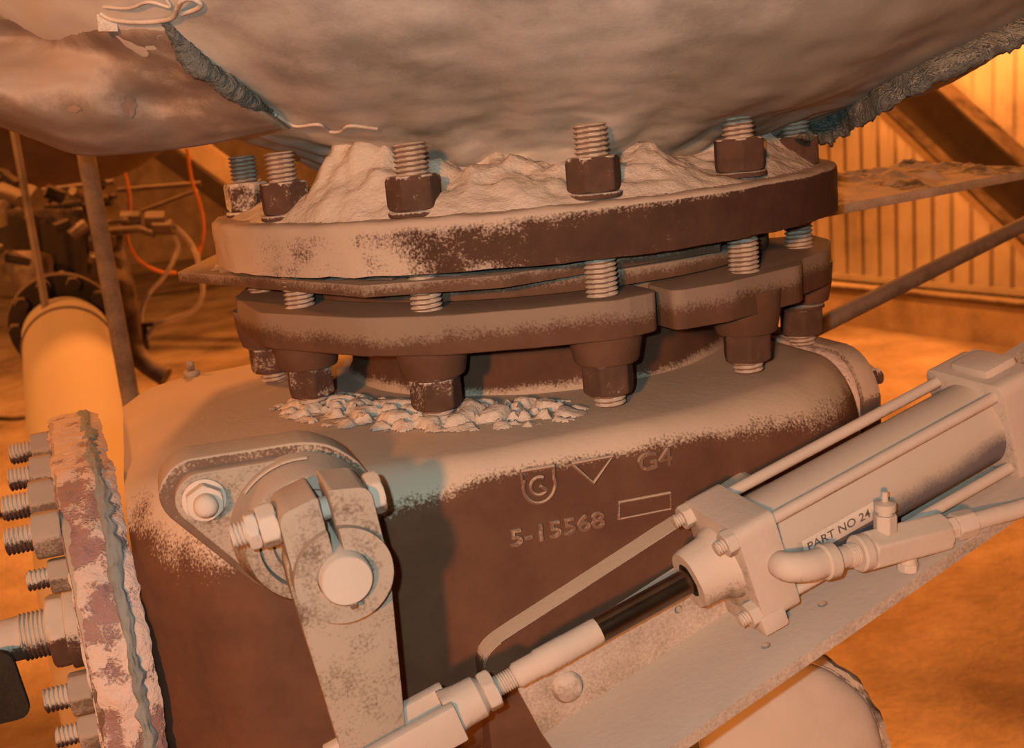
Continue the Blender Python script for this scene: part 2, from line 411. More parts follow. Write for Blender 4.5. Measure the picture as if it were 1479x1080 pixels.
# lower lobed split ring (two halves)
A1 = -78.1; LB = {}
def ring_half(name, label, pts, bosses, zt, zb, extra=None):
    t = thing(name, label, 'flange', (0, 0, -.065))
    b = bmn(); prism(b, I4, pts, zb, zt, .0042, 3); jitter(b, .0005, 90); put('ring_segment', b, 'ring', t)
    for a in bosses:
        b = bmn(); x, y = .19*math.sin(R_(a)), -.19*math.cos(R_(a))
        lathe(b, T(x, y, 0), [(.0215, -.064), (.0205, -.078), (.0185, -.0885), (.0178, -.0897), (.006, -.0897)], 32)
        put('bolt_boss', b, 'ring', t)
    return t
def pol(r, a): return (r*math.sin(R_(a)), -r*math.cos(R_(a)))
inner = lambda a0, a1, n=10, r=.150: [pol(r, a0+(a1-a0)*i/n) for i in range(n+1)]
ptsL = rounded([pol(.207, -95), pol(.2085, -73), pol(.2150, -50), pol(.2135, -26), pol(.2130, -14), pol(.2090, 0), pol(.2130, 12), pol(.203, 20.5), pol(.172, 20.5)], .010, 4)+[(p[0], p[1]) for p in inner(20.5, -95)]
ring_half('split_ring', 'left half of the lobed cast ring below the angular plate', ptsL, (A1, A1+30, A1+60, A1+90), -.0525, -.0745)
ptsR = rounded([pol(.170, 23.0), pol(.205, 22.5), pol(.2085, 32), pol(.2125, 50), pol(.203, 55.5), pol(.2105, 66), pol(.2115, 79), pol(.204, 92)], .007, 4)+[(p[0], p[1]) for p in inner(92, 23.0)]
ring_half('split_ring', 'right half of the lobed cast ring, ending at the notch below the flange', ptsR, (A1+120, A1+150), -.0535, -.0760)

# studs: one stud bolt, copied
def make_stud():
    t = thing('flange_stud', '', 'stud bolt', (0, 0, 0), 'stud bolts through the flange stack')
    b = bmn(); thread(b, I4, .0092, .156, .0027, -.1165, .0016, 36); put('threaded_rod', b, 'stud', t)
    for s in (1, -1):
        b = bmn()
        if s > 0: hexnut(b, I4, .0153, .0185, .0035, R_(12))
        else: hexnut(b, I4, .0150, .0180, -.1090, R_(12))
        put('nut', b, 'nut', t)
        b = bmn(); cyl(b, I4, .0156, *((.0, .0030) if s > 0 else (-.0915, -.0890)), 32, .0005); put('washer', b, 'nut', t)
    return t
proto = make_stud()
labels = ['leftmost back stud bolt of the flange stack, half hidden behind its neighbour',
          'second stud bolt from the left, its upper nut speckled with pale dust',
          'stud bolt at the front left of the flange, just right of the big dust mound',
          'front stud bolt beside the notch of the lobed ring, with a dark brown upper nut',
          'stud bolt at the front right whose top is tucked under the jacket',
          'rightmost stud bolt at the flange edge, dark lower nut beside the thin round rod']
dzs = [0, .001, .0, .001, .002, -.003]; rots = [8, 25, 18, -12, -28, 0]
for i in range(6):
    o = proto if i == 0 else copy_tree(proto)
    a = A1+30*i; x, y = pol(.19, a)
    o.location = (x, y, dzs[i]); o.rotation_euler = (0, 0, R_(rots[i]+a)); o['label'] = labels[i]

# ------------------------------------------------------------------ valve body
vb = thing('valve_body', 'large rusty cast iron valve body under the flange stack with raised foundry marks', 'valve body', P(-.08, .05, ZB))
def lerp(a, b, t): return a+(b-a)*t
b = bmn(); rows = []
# sections along u: (u, Wfront, Wback, ztop, zbottom, corner radius)
secs = [(-.292, .178, -.115, -.129, -.274, .060), (-.275, .200, -.120, -.121, -.280, .058), (-.255, .222, -.125, -.1185, -.283, .052), (-.235, .232, -.127, -.118, -.284, .045),
        (-.20, .235, -.128, -.118, -.284, .038), (-.12, .235, -.128, -.118, -.284, .019), (-.02, .235, -.128, -.118, -.284, .019),
        (.05, .2345, -.128, -.118, -.284, .030), (.08, .231, -.127, -.118, -.283, .036), (.105, .222, -.126, -.1185, -.282, .040), (.125, .207, -.124, -.119, -.280, .042),
        (.142, .188, -.120, -.121, -.278, .042), (.152, .170, -.115, -.124, -.274, .040)]
def sec_interp(u):
    for a, c in zip(secs, secs[1:]):
        if a[0] <= u <= c[0]:
            t = (u-a[0])/(c[0]-a[0]); return [lerp(a[i], c[i], t) for i in range(6)]
    return list(secs[-1])
us = [-.292+(.152+.292)*i/88 for i in range(89)]
NS = 26
for u in us:
    _, wf, wb, zt, zb, r = sec_interp(u); row = []
    pth = []
    for i in range(NS): pth.append((lerp(wb+r*.6, wf-r, i/NS), zt))
    for i in range(14):
        a = math.pi/2*i/14; pth.append((wf-r+r*math.sin(a), zt-r+r*math.cos(a)))
    for i in range(20): pth.append((wf, lerp(zt-r, zb+.02, i/20)))
    for i in range(6):
        a = math.pi/2*i/6; pth.append((wf-.02+.02*math.cos(a), zb+.02-.02*math.sin(a)))
    for i in range(8): pth.append((lerp(wf-.02, wb+.02, i/8), zb))
    for i in range(10): pth.append((wb, lerp(zb+.02, zt-r*.6, i/10)))
    for i in range(4):
        a = math.pi/2*i/4; pth.append((wb+r*.6-r*.6*math.cos(a), zt-r*.6+r*.6*math.sin(a)))
    for (w_, z_) in pth: row.append(b.verts.new(P(u, w_, z_)))
    rows.append(row)
grid_faces(b, rows, True, True, True)
jitter(b, .0007, 16, 3)
put('casting', b, 'body', vb)
# neck
b = bmn(); lathe(b, I4, [(.147, -.127), (.138, -.119), (.134, -.112), (.133, -.10), (.134, -.06), (.10, -.06)], 80); put('neck', b, 'neck', vb)
# support leg under the body (stands on the floor, hidden behind it)
b = bmn(); cyl(b, T(*P(-.20, .02, 0)), .07, FL, ZB+.004, 32); put('support_column', b, 'body', vb)
b = bmn(); cyl(b, T(*P(-.20, .02, 0)), .12, FL, FL+.02, 32, .002); put('foot_plate', b, 'body', vb)
# raised pad behind the bearing housing: rounded triangular outline
CU, CZ = -.212, -.128
def trioutline(lobes, r, rc):
    """convex hull like outline of circles: centre circle rc and lobe circles r"""
    import itertools
    pts = []
    for (x, y, rr) in [(0, 0, rc)]+[(lx, ly, r) for lx, ly in lobes]:
        for i in range(40):
            a = 2*math.pi*i/40; pts.append((x+rr*math.cos(a), y+rr*math.sin(a)))
    pts = sorted(set(pts))
    def half(ps):
        h = []
        for p in ps:
            while len(h) >= 2 and (h[-1][0]-h[-2][0])*(p[1]-h[-2][1])-(h[-1][1]-h[-2][1])*(p[0]-h[-2][0]) <= 0: h.pop()
            h.append(p)
        return h
    lo = half(pts); up = half(pts[::-1]); return lo[:-1]+up[:-1]
lob = [(-.0445, .0225), (.0445, -.0225)]
FB = FM @ T(CU, CZ, 0)
b = bmn(); prism(b, FB, trioutline([lob[0], (.004, .010)], .0165, .0375), W-.020, W+.004, .0028, 3); jitter(b, .0006, 70); put('bearing_pad', b, 'pad', vb)
# raised boss for the actuator
b = bmn()
bp = [(-.1345, -.2810), (-.1345, -.2200), (-.1280, -.2125), (-.0155, -.1695), (.035, -.1510), (.045, -.2810)]
prism(b, FM, rounded(bp, [.004, .008, .008, .02, .012, .004], 5), W-.03, W+.014, .0075, 5); jitter(b, .0008, 40, 5)
put('actuator_boss', b, 'body', vb)
# foundry marks (raised)
def facept(u, z): return FM @ T(u, z, W)
def raised(name, fn, label):
    b = bmn(); fn(b); put(name, b, 'mark', vb, label=label)
def stroke(b, pts, r=.0011, closed=False):
    if closed: pts = pts+[pts[0]]
    tube(b, [FM @ Vector((x, y, W+.0009)) for x, y in pts], r, 8)
def fdist(px, py):   # face coordinates of a seen point
    q = onp(px, py, nv*W, nv); return (q.dot(tv), q.z)
tri = [fdist(824, 669), fdist(883, 658), fdist(856, 697)]
raised('cast_triangle', lambda b: stroke(b, tri, .0012, True), 'raised triangle outline')
rc = [fdist(893, 749), fdist(893, 725), fdist(967, 711), fdist(968, 734)]
raised('cast_rectangle', lambda b: (stroke(b, rc[:3], .0010), stroke(b, [rc[3], rc[0]], .0006), stroke(b, [rc[2], rc[3]], .0006)), 'raised rectangle outline')
def crest(b):
    l, r_ = fdist(751, 680), fdist(799, 672); cx, cz = fdist(778, 701)
    stroke(b, [l, r_], .0012); stroke(b, [l, fdist(755, 703)], .0009); stroke(b, [r_, fdist(799, 692)], .0009)
    rr = .0088
    stroke(b, [(cx+rr*math.cos(a), cz+rr*math.sin(a)*1.05) for a in [R_(150+i*14) for i in range(17)]], .0010)
    stroke(b, [(cx+rr*.55*math.cos(a), cz+rr*.55*math.sin(a)) for a in [R_(60+i*20) for i in range(14)]]+[(cx+.0005, cz)], .0010)
raised('cast_crest', crest, 'raised foundry crest with a G inside')
def txt(b, s, px, py, px1, py1, size, sx=1.):
    x0, z0 = fdist(px, py); x1, z1 = fdist(px1, py1); a = math.atan2(z1-z0, x1-x0)
    text_bm(b, FM @ T(x0, z0, W+.0006) @ Matrix.Rotation(a, 4, 'Z'), s, size, .0014, None, sx)
raised('cast_number', lambda b: txt(b, '5-15568', 735, 789, 876, 758, .0125, 1.30), 'raised casting number 5-15568')
raised('cast_code', lambda b: txt(b, 'G4', 920, 681, 968, 670, .0135, 1.25), 'raised casting code G4')

# end flange on the right with gasket bead and bolt
def fprof(wf, wb, zt, zb, r, n=8, rb=None):
    out = []; rb = rb or r; rt = r
    for (cx, cy, a0, r) in ((wf-rt, zt-rt, 0, rt), (wb+rt, zt-rt, 90, rt), (wb+rb, zb+rb, 180, rb), (wf-rb, zb+rb, 270, rb)):
        for i in range(n+1):
            a = R_(a0+90*i/n); out.append((cx+r*math.cos(a), cy+r*math.sin(a)))
    return out
SM = Matrix(((nv.x, 0, tv.x, 0), (nv.y, 0, tv.y, 0), (0, 1, 0, 0), (0, 0, 0, 1)))   # (w, z, u) plane normal to the face axis
b = bmn(); prism(b, SM, fprof(.170, -.11, -.121, -.265, .035), .150, .157, .002); put('end_gasket', b, 'seal', vb, label='pale bead of gasket at the right end')
b = bmn(); prism(b, SM, fprof(.173, -.115, -.119, -.268, .035), .1565, .171, .003); jitter(b, .0008, 80); put('end_flange', b, 'pad', vb)
# left side: two flanges with sealant between, turned a little against the face axis
SH = .075
def PS(u, w, z): return P(u-SH*(.19-w), w, z)
SMS = Matrix(((nv.x+SH*tv.x, 0, tv.x, -SH*.19*tv.x), (nv.y+SH*tv.y, 0, tv.y, -SH*.19*tv.y), (0, 1, 0, 0), (0, 0, 0, 1)))
b = bmn(); prism(b, SMS, fprof(.191, -.12, -.122, -.345, .100, 16, .02), -.305, -.292, .002); put('side_flange', b, 'seal', vb)
cp = thing('cover_plate', 'bolted side cover plate at the left, edged with flaking pale sealant', 'cover plate', P(-.31, .05, -.28))
b = bmn(); prism(b, SMS, fprof(.1935, -.122, -.120, -.347, .102, 16, .02), -.3215, -.3055, .0025); jitter(b, .0008, 70); put('plate', b, 'pad', cp)
def sealband(u0, u1, amp, sd, m, name, lab, parent, wo=.199, zo=-.106, span=(0., 1.), hh=.0038):
    # irregular band of sealant wrapped round the flange rim
    path = fprof(wo, -.125, zo, -.347, .102, 26, .02)
    path = path[80:]+path[:60]      # bottom front .. up .. top back
    b = bmn(); rows = []; i0 = int(len(path)*span[0]); i1 = int(len(path)*span[1])
    dense = []
    for i in range(i0, i1-1):
        nk = max(2, int(math.hypot(path[i+1][0]-path[i][0], path[i+1][1]-path[i][1])/.0008))
        for k in range(nk): dense.append((lerp(path[i][0], path[i+1][0], k/nk), lerp(path[i][1], path[i+1][1], k/nk)))
    # resample evenly
    ev = [dense[0]]
    for p in dense[1:]:
        while math.hypot(p[0]-ev[-1][0], p[1]-ev[-1][1]) > .0022:
            dd = math.hypot(p[0]-ev[-1][0], p[1]-ev[-1][1]); f = .002/dd
            ev.append((lerp(ev[-1][0], p[0], f), lerp(ev[-1][1], p[1], f)))
    for i, (w_, z_) in enumerate(ev):
        row = []; cx, cz = .075, min(-.235, max(-.33, z_ if z_ < -.235 else -.235)); d = math.hypot(w_-cx, z_-cz); nx, nzv = (w_-cx)/d, (z_-cz)/d
        e0 = .5*mnoise.noise(Vector((i*.06, sd, 0)))+.35*mnoise.noise(Vector((i*.3, sd, 4))); e1 = .6*mnoise.noise(Vector((i*.07, sd+7, 0)))+.4*mnoise.noise(Vector((i*.35, sd+9, 4)))
        ua = u0+e0*amp; ub = u1+e1*amp
        for j in range(13):
            f = j/12; h = (hh*math.sin(math.pi*f)**.5)*(1+.55*mnoise.fractal(Vector((i*.16, f*4, sd)), 1, 2, 3))-.0015
            u = lerp(ua, ub, f)
            row.append(b.verts.new(PS(u, w_+nx*h, z_+nzv*h)))
        rows.append(row)
    grid_faces(b, rows); return put(name, b, m, parent, 60, label=lab, flip=False)
sealband(-.3225, -.2905, .004, 1., 'seal', 'sealant_band', 'thick flaking pale pink sealant', vb, .1930, -.1200)
sealband(-.3030, -.2960, .0065, 5., 'sealblue', 'sealant_streak', 'blue grey streak of sealant', vb, .1955, -.1175, (.0, .72), .0024)

# bolts of the side flange
def side_bolt(px, py, w_, R, rr, L, nutL, label, nutm='dusted2', rot=10):
    q = onp(px, py, P(-.3215, 0, 0), tv) if False else None
    # where the seen height lies on the line u=-.3215, w=w_
    best = min(((abs(at_px(PS(-.3215, w_, z))[1]-py), z) for z in [(-.05-.0008*i) for i in range(320)]))[1]
    o = PS(-.3215, w_, best); t = thing('side_bolt', label, 'bolt', o, 'bolts round the side cover plate')
    fm = frame(o, -tv, nv)
    b = bmn(); hexnut(b, fm, R, nutL, .0, R_(rot)); put('nut', b, nutm, t)
    b = bmn(); thread(b, fm, rr, L, .0022, nutL-.003, .0011, 24); put('threaded_end', b, 'nut', t)
    return t
def at_px(p):
    d = Vector(p)-CAMP; z = d.dot(fw); return (739.5+FPX*d.dot(RX)/z, 540-FPX*d.dot(UP)/z)
SB = [(50, 645, -.02, .0125, .0070, .017, .0125, 'topmost and smallest-looking bolt of the side cover plate'),
      (60, 681, .05, .0130, .0070, .016, .0130, 'second bolt down on the side cover plate edge'),
      (75, 720, .100, .0140, .0074, .018, .0140, 'third bolt down on the side cover plate edge'),
      (88, 766, .140, .0135, .0074, .017, .0140, 'fourth bolt down, the largest-looking one beside the sealant'),
      (95, 826, .150, .0098, .0056, .014, .0100, 'small bolt just above the threaded pipe fitting'),
      (140, 995, .165, .0120, .0066, .016, .0110, 'clean grey bolt below the threaded pipe fitting'),
      (145, 1050, .150, .0115, .0058, .015, .0110, 'lowest bolt in view on the side cover plate')]
for s in SB: side_bolt(*s)
# threaded pipe fitting on the left with a valve lever
z_f = min(((abs(at_px(PS(-.3215, .13, z))[1]-902), z) for z in [(-.1-.0008*i) for i in range(250)]))[1]
o = PS(-.3215, .13, z_f); fm = frame(o, -tv, nv)
t_ = thing('pipe_fitting', 'threaded pipe nipple with lock nut sticking out left from the cover plate', 'fitting', o)
b = bmn(); cyl(b, fm, .0225, -.001, .007, 40, .001); hexnut(b, fm, .0215, .010, .006, .2); put('lock_nut', b, 'nut', t_)
b = bmn(); cyl(b, fm, .0118, .004, .065, 32); thread(b, fm, .0130, .017, .0022, .014, .0012, 30); thread(b, fm, .0130, .018, .0022, .040, .0012, 30); put('nipple', b, 'nut', t_)
b = bmn(); hexnut(b, fm, .0175, .022, .056, .1); cyl(b, fm, .0145, .078, .13, 32, .001); put('coupling', b, 'nut', t_)
lp = onp(6, 945, nv*.15, nv); lu, lz = lp.dot(tv), lp.z
b = bmn(); prism(b, frame(nv*.15, nv, tv), rounded([(lu-.030, lz-.036), (lu+.008, lz-.036), (lu+.004, lz+.004), (lu-.030, lz+.004)], .008, 4), 0, .005, .0015); put('lever', b, 'dark', t_, label='black valve lever')

# right end bolt
o = P(.171, .150, -.142); t_ = thing('end_bolt', 'small bolt with a hex nut at the right end of the valve body', 'bolt', o)
fm = frame(o, tv, nv); b = bmn(); hexnut(b, fm, .0105, .008, 0, .3); put('nut', b, 'nut', t_)
b = bmn(); thread(b, fm, .0055, .010, .002, .006, .001); put('threaded_end', b, 'nut', t_)

# nipple stub on top-left shoulder
o = onp(268, 534, (0, 0, ZT), kv); o = P(-.2405, -.10, -.117)
t_ = thing('grease_nipple', 'tiny dusty nipple standing on the left shoulder of the valve body', 'nipple', o)
b = bmn(); cyl(b, T(*o), .006, -.002, .003, 20, .001); cyl(b, T(*o), .0028, .003, .010, 16, .0008); put('stub', b, 'dusted2', t_)

# dust on the body top
def dust_patch(name, label, fn, x0, x1, y0, y1, n, m, zbase, thr=.0004, seed=0):
    b = bmn(); V = {}
    for i in range(n+1):
        for j in range(n+1):
            x = lerp(x0, x1, i/n); y = lerp(y0, y1, j/n); h = fn(x, y)
            V[i, j] = (x, y, h)
    vs = {}
    for i in range(n):
        for j in range(n):
            q = [(i, j), (i+1, j), (i+1, j+1), (i, j+1)]
            if max(V[k][2] for k in q) > thr:
                f = []
                for k in q:
                    if k not in vs: x, y, h = V[k]; vs[k] = b.verts.new((x, y, zbase+max(h, -.001)))
                    f.append(vs[k])
                b.faces.new(f)
    return tag(put(name, b, m, ang=60, flip=False), label, 'dust', kind='stuff')
def crumbs(x, y):
    r = math.hypot(x, y); a = math.degrees(math.atan2(x, -y))
    e = max(0, 1-abs(r-.183)/.034)*max(0, min(1, (a+62)/14))*max(0, min(1, (10-a)/14))
    if e <= 0: return -.01
    q = Vector((x*60, y*60, 2)); n1 = abs(mnoise.noise(q))*1.6+.5*abs(mnoise.noise(q*2.3))+.2*mnoise.noise(q*6)
    pl_ = min(1, max(0, (n1-.28)*5))
    return min(1, e*2.2)*(.0012+.0040*pl_+.004*n1*e)-.0012
dust_patch('dust_crumbs', 'pale crumbled dust lying on the valve body under the front studs', crumbs, -.21, .10, -.225, -.04, 170, 'dust', ZT+.0006)
# dust heaps on the upper flange, round the neck
def heap(x, y):
    r = math.hypot(x, y); a = math.degrees(math.atan2(x, -y))
    def bump(a0, wdt): return math.exp(-((a-a0)/wdt)**2)
    H = .012+.036*bump(-37, 11)+.010*bump(-20, 6)+.013*bump(-3, 16)+.013*bump(27, 8)+.010*bump(52, 5)+.024*bump(66, 9)
    if r < .205:
        prf = min(1, max(0, (.203-r)/.045))
        n1 = mnoise.fractal(Vector((x*45, y*45, 5)), 1, 2, 4)
        return H*prf**.85*(1+.35*n1)+.0012*n1-.0008
    return -.01
dust_patch('dust_heap', 'pale heaped dust and plaster on top of the upper flange around the neck', heap, -.21, .21, -.21, .21, 170, 'dust', 0)

# ------------------------------------------------------------------ insulated hopper jacket
JC = Vector((.030, .030))
JP = [(.118, -.01), (.150, .012), (.165, .022), (.178, .030), (.200, .042), (.228, .052), (.27, .068), (.315, .089), (.355, .118), (.385, .155), (.40, .21), (.405, .30)]
JQ = crom([Vector((r, z, 0)) for r, z in JP], 9)
b = bmn(); rows = []; NJ = 260
for i, p in enumerate(JQ):
    row = []
    for j in range(NJ):
        a = 2*math.pi*j/NJ; r, z = p.x, p.y
        ca = math.cos(a-R_(-10)); dr = -.022*max(0, ca)*min(1, max(0, (r-.15)/.1)); z2 = z+dr
        pos = Vector((JC.x+r*math.cos(a), JC.y+r*math.sin(a), z2))
        out = Vector((math.cos(a), math.sin(a), -.4))
        n1 = mnoise.fractal(pos*9, 1, 2, 3)*.0065; n2 = mnoise.fractal(pos*40, 1, 2, 3)*.0022
        # sagging folds low at the front
        fold = .009*mnoise.noise(Vector((a*9, z*18, 2)))*max(0, 1-(r-.16)/.12)
        k = min(1, max(0, (r-.14)/.03))
        pos += out*(n1+n2+fold)*k
        row.append(b.verts.new(pos))
    rows.append(row)
grid_faces(b, rows, True)
jb = b.copy(); jb.faces.ensure_lookup_table(); bmesh.ops.recalc_face_normals(jb, faces=jb.faces)
JT = BVHTree.FromBMesh(jb)
hp = thing('insulation_jacket', 'large grey-beige cloth insulation jacket swelling out above the flange', 'insulation jacket', (.03, .03, .02))
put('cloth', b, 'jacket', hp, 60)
def jd(px, py, dflt=.66):
    d = ray(px, py); h = JT.ray_cast(CAMP, d.normalized())
    return (h[0]-CAMP).dot(fw) if h[0] else dflt
# ragged edge hanging under the right side
b = bmn(); rows = []
ep = crom([Vector(q)+Vector((7, 14, 0)) for q in ((1150, 186, .70), (1185, 186, .705), (1215, 172, .71), (1262, 142, .72), (1325, 108, .735), (1400, 72, .74), (1479, 36, .745), (1580, -20, .75))], 22)
for i, q in enumerate(ep):
    e1 = 7*mnoise.noise(Vector((i*.13, 0, 0)))+4*mnoise.noise(Vector((i*.6, 5, 0))); tk = min(1, i/20)
    dq = jd(q.x-14, q.y-26, q.z)-.004; row = []
    for j, (dy, dd) in enumerate(((-34, .012), (-14, .0), (-2, -.004), (6, -.002), (9, .004), (4, .010), (-10, .016), (-30, .02))):
        row.append(b.verts.new(at(q.x+dy*.3, q.y+(dy+e1*(.4+.6*(dy > -5)))*tk, dq+dd)))
    rows.append(row)
grid_faces(b, rows, True, True, True); jitter(b, .002, 120); put('frayed_lining', b, 'knit', hp, 60, label='grey frayed lining showing under the right side')

# left blanket (separate padded piece): grid from seen outline and depths
def seam_pt(f):
    pts = [(420, 186), (398, 168), (352, 132), (300, 98), (262, 58), (240, 24)]
    k = f*(len(pts)-1); i = min(int(k), len(pts)-2); return tuple(lerp(pts[i][c], pts[i+1][c], k-i) for c in (0, 1))
BOT = [(-240, 120), (-120, 150), (0, 184), (50, 202), (100, 226), (150, 229), (230, 222), (310, 204), (370, 188), (420, 186)]
ROWN = 9
ctrl = []
for i, (bx, by) in enumerate(BOT):
    f = i/(len(BOT)-1); colp = []
    for j in range(ROWN):
        g = j/(ROWN-1)
        # right side column follows the seam
        sx, sy = seam_pt(g)
        ty = 44-14*f+8*math.sin(f*9); tx = lerp(-330, 240, f)
        lx, ly = lerp(bx, tx, g), lerp(by, ty, g)
        kx = max(0, (f-.35)/.65)**1.6
        gx = lerp(lx, sx+(lx-tx)*0, kx) if i < len(BOT)-1 else sx
        gy = lerp(ly, sy, kx) if i < len(BOT)-1 else sy
        dj = jd(max(gx, 200), min(gy, 150), .62)
        base = lerp(.565, dj-.004, max(0, (f-.55)/.45))
        d = base-.040*math.sin(math.pi*min(1, g*1.15))*(1-f*.55) + .040*(1-g)**3*(1-f*.6)
        d = min(d, jd(gx, gy, 9)-.007)
        if i == len(BOT)-1: d = jd(gx, gy, .60)-.002
        if j == ROWN-1: d = min(jd(gx, gy, .56)-.001, .60)
        colp.append(at(gx, gy, d))
    ctrl.append(colp)
cols_ = [crom(c, 7) for c in ctrl]
nrow = len(cols_[0]); surf = []
for j in range(nrow): surf.append(crom([c[j] for c in cols_], 12))
# close the underside: fold the bottom edge back
b = bmn(); rows = []
for k, off in ((2, (.09, .030)), (1, (.045, .008)), (0, (.012, .0))):
    row = []
    for p in surf[0]:
        dh = Vector((p.x-CAMP.x, p.y-CAMP.y, 0)).normalized(); row.append(b.verts.new(p+dh*off[0]+kv*(off[1]+.002)))
    rows.append(row)
for j in range(nrow):
    row = []
    for i, p in enumerate(surf[j]):
        tow = (CAMP-p).normalized(); e = min(1, j/4.)*min(1, (len(surf[j])-1-i)/6.)
        n_ = mnoise.fractal(p*14, 1, 2, 3)*.009+mnoise.fractal(p*55, 1, 2, 3)*.0018
        # long soft crease rising to the right
        row.append(b.verts.new(p+tow*n_*e))
    rows.append(row)
grid_faces(b, rows); bb = b.copy(); BT = BVHTree.FromBMesh(bb)
bl = put('insulation_blanket', b, 'blanket', None, 60, loc=at(150, 120, .56))
tag(bl, 'pinkish padded insulation blanket at the upper left, overlapping the big jacket', 'insulation blanket')
def skin(px, py, off=.0):     # first cloth surface seen there
    d = ray(px, py).normalized(); hs = [h for h in (JT.ray_cast(CAMP, d), BT.ray_cast(CAMP, d)) if h[0]]
    if not hs: return at(px, py, .58)
    h = min(hs, key=lambda q: q[3]); return h[0]-d*off
# seam of grey wool between jacket and blanket
b = bmn(); sp = [(236, 28, .001), (247, 42, .0025), (262, 62, .0045), (275, 82, .0062), (292, 98, .0062), (306, 108, .0045), (322, 120, .0052), (340, 133, .0052), (355, 142, .0045), (372, 152, .0035), (388, 160, .002), (398, 166, .0008)]
pts = [skin(x, y, .0005) for x, y, r in sp]; cp_ = crom(pts, 8)
tube(b, cp_, .004, 14, lambda f: max(.0006, sp[min(int(f*(len(sp)-1)), len(sp)-2)][2]*(1-(f*(len(sp)-1))%1)+sp[min(int(f*(len(sp)-1))+1, len(sp)-1)][2]*((f*(len(sp)-1))%1)))
jitter(b, .0016, 260)
put('seam_filling', b, 'knit', hp, 60, label='dark grey wool filling in the diagonal seam')
for cx, cy, rx, ry in ((186, 154, 11, 15), (107, 157, 10, 5)):
    b = bmn(); ctr = b.verts.new(skin(cx, cy, .0012)); rim = []; rim2 = []
    for i in range(28):
        a = 2*math.pi*i/28; q_ = 1+.35*mnoise.noise(Vector((math.cos(a)*2+cx, math.sin(a)*2, 0)))
        x_, y_ = cx+rx*q_*math.cos(a), cy+ry*q_*math.sin(a)
        rim.append(b.verts.new(skin(x_, y_, .0010))); rim2.append(b.verts.new(skin(x_, y_, -.0015)))
    for i in range(28):
        k_ = (i+1) % 28; b.faces.new((ctr, rim[i], rim[k_])); b.faces.new((rim[i], rim2[i], rim2[k_], rim[k_]))
    put('worn_patch', b, 'patch', bl, label='brown bare patch')
# tie wires
def wire(name, label, px, r=.0011, off=.002, m='wire'):
    b = bmn(); tube(b, crom([skin(x, y, off+o_) for x, y, o_ in px], 8), r, 10)
    return tag(put(name, b, m, loc=skin(px[0][0], px[0][1], off)), label, 'wire')
wire('tie_wire', 'pale wire looped over the insulation at the top left edge of the photo', [(145, 20, 0), (160, 28, 0), (190, 32, .001), (225, 31, .001), (248, 26, .002), (256, 12, .004), (262, 2, .005), (275, -2, .004), (290, 6, .002), (282, 14, .001), (262, 20, 0)])
wire('tie_wire', 'short bent wire at the bottom of the jacket left of the front stud', [(398, 166, 0), (425, 182, .002), (460, 180, .002), (475, 190, .003), (492, 190, .003), (505, 182, .001), (545, 186, .0)], .0010)
wire('tie_wire', 'thin dark wires crossing above the metal tag on the jacket', [(150, 10, 0), (185, 12, .001), (215, 3, .001), (245, 10, .001), (235, -6, 0)], .0008)
q = skin(155, 33, .003)
b = bmn(); box(b, frame(q, (CAMP-q), RX), -.0045, .0045, -.004, .004, -.0015, .0015, .0006); tag(put('wire_clip', b, 'wire', loc=q), 'small square metal clip on the wire at the top left', 'clip')

# ------------------------------------------------------------------ bearing housing
bh = thing('bearing_housing', 'dusty diamond-shaped bearing housing bolted on the left of the valve body', 'bearing housing', FM @ Vector((CU, CZ, W)))
b = bmn(); prism(b, FB, trioutline([(-.0425, .0215)], .0125, .0330), W+.003, W+.0125, .0018, 3); jitter(b, .0003, 90); put('mounting_flange', b, 'dusted2', bh)
b = bmn(); lathe(b, FB, [(.0345, W+.010), (.0335, W+.015), (.0315, W+.022), (.0300, W+.031), (.0290, W+.033), (.0235, W+.0335), (.0228, W+.029), (.015, W+.028)], 64); put('hub', b, 'dusted2', bh)
b = bmn(); lathe(b, FB, [(.0225, W+.028), (.0222, W+.0315), (.0175, W+.032), (.0165, W+.0295), (.008, W+.0295)], 48); put('seal_ring', b, 'dusted2', bh)
b = bmn(); tube(b, [FB @ Vector((.0332*math.cos(R_(a)), .0332*math.sin(R_(a)), W+.0175)) for a in range(82, 141, 4)], .0010, 8); put('groove_lip', b, 'pad', bh)
hb = thing('housing_bolt', 'domed bolt with a dusty nut in the left lobe of the bearing housing', 'bolt', FM @ Vector((CU-.0425, CZ+.0215, W+.0125)))
HB = FM @ T(CU-.0425, CZ+.0215, 0)
b = bmn(); cyl(b, HB, .0098, W+.0124, W+.0142, 32, .0004); put('washer', b, 'dusted', hb)
b = bmn(); hexnut(b, HB, .0088, .0062, W+.014, .5); put('nut', b, 'dusted', hb)
b = bmn(); lathe(b, HB, [(.0052, W+.019), (.0054, W+.0235), (.0048, W+.0255), (.003, W+.027), (.001, W+.0274)], 28); put('bolt_end', b, 'dusted', hb)

# ------------------------------------------------------------------ lever arm with clamp
SC = (-.2060, -.1305)     # shaft axis in (u, z)
LM = FM @ T(SC[0], SC[1], 0) @ Matrix.Rotation(R_(6), 4, 'Z') @ Matrix.Diagonal((.91, .91, 1, 1))     # local y up the clamp
la = thing('lever_arm', 'dusty split-clamp lever arm hanging from the shaft in front of the bearing housing', 'lever arm', FM @ Vector((SC[0], SC[1], W+.06)))
b = bmn(); lathe(b, LM, [(.0120, W+.02), (.0120, W+.0815), (.0112, W+.0825), (.003, W+.0827)], 48); put('shaft', b, 'dusted', la, label='round dusty shaft end')
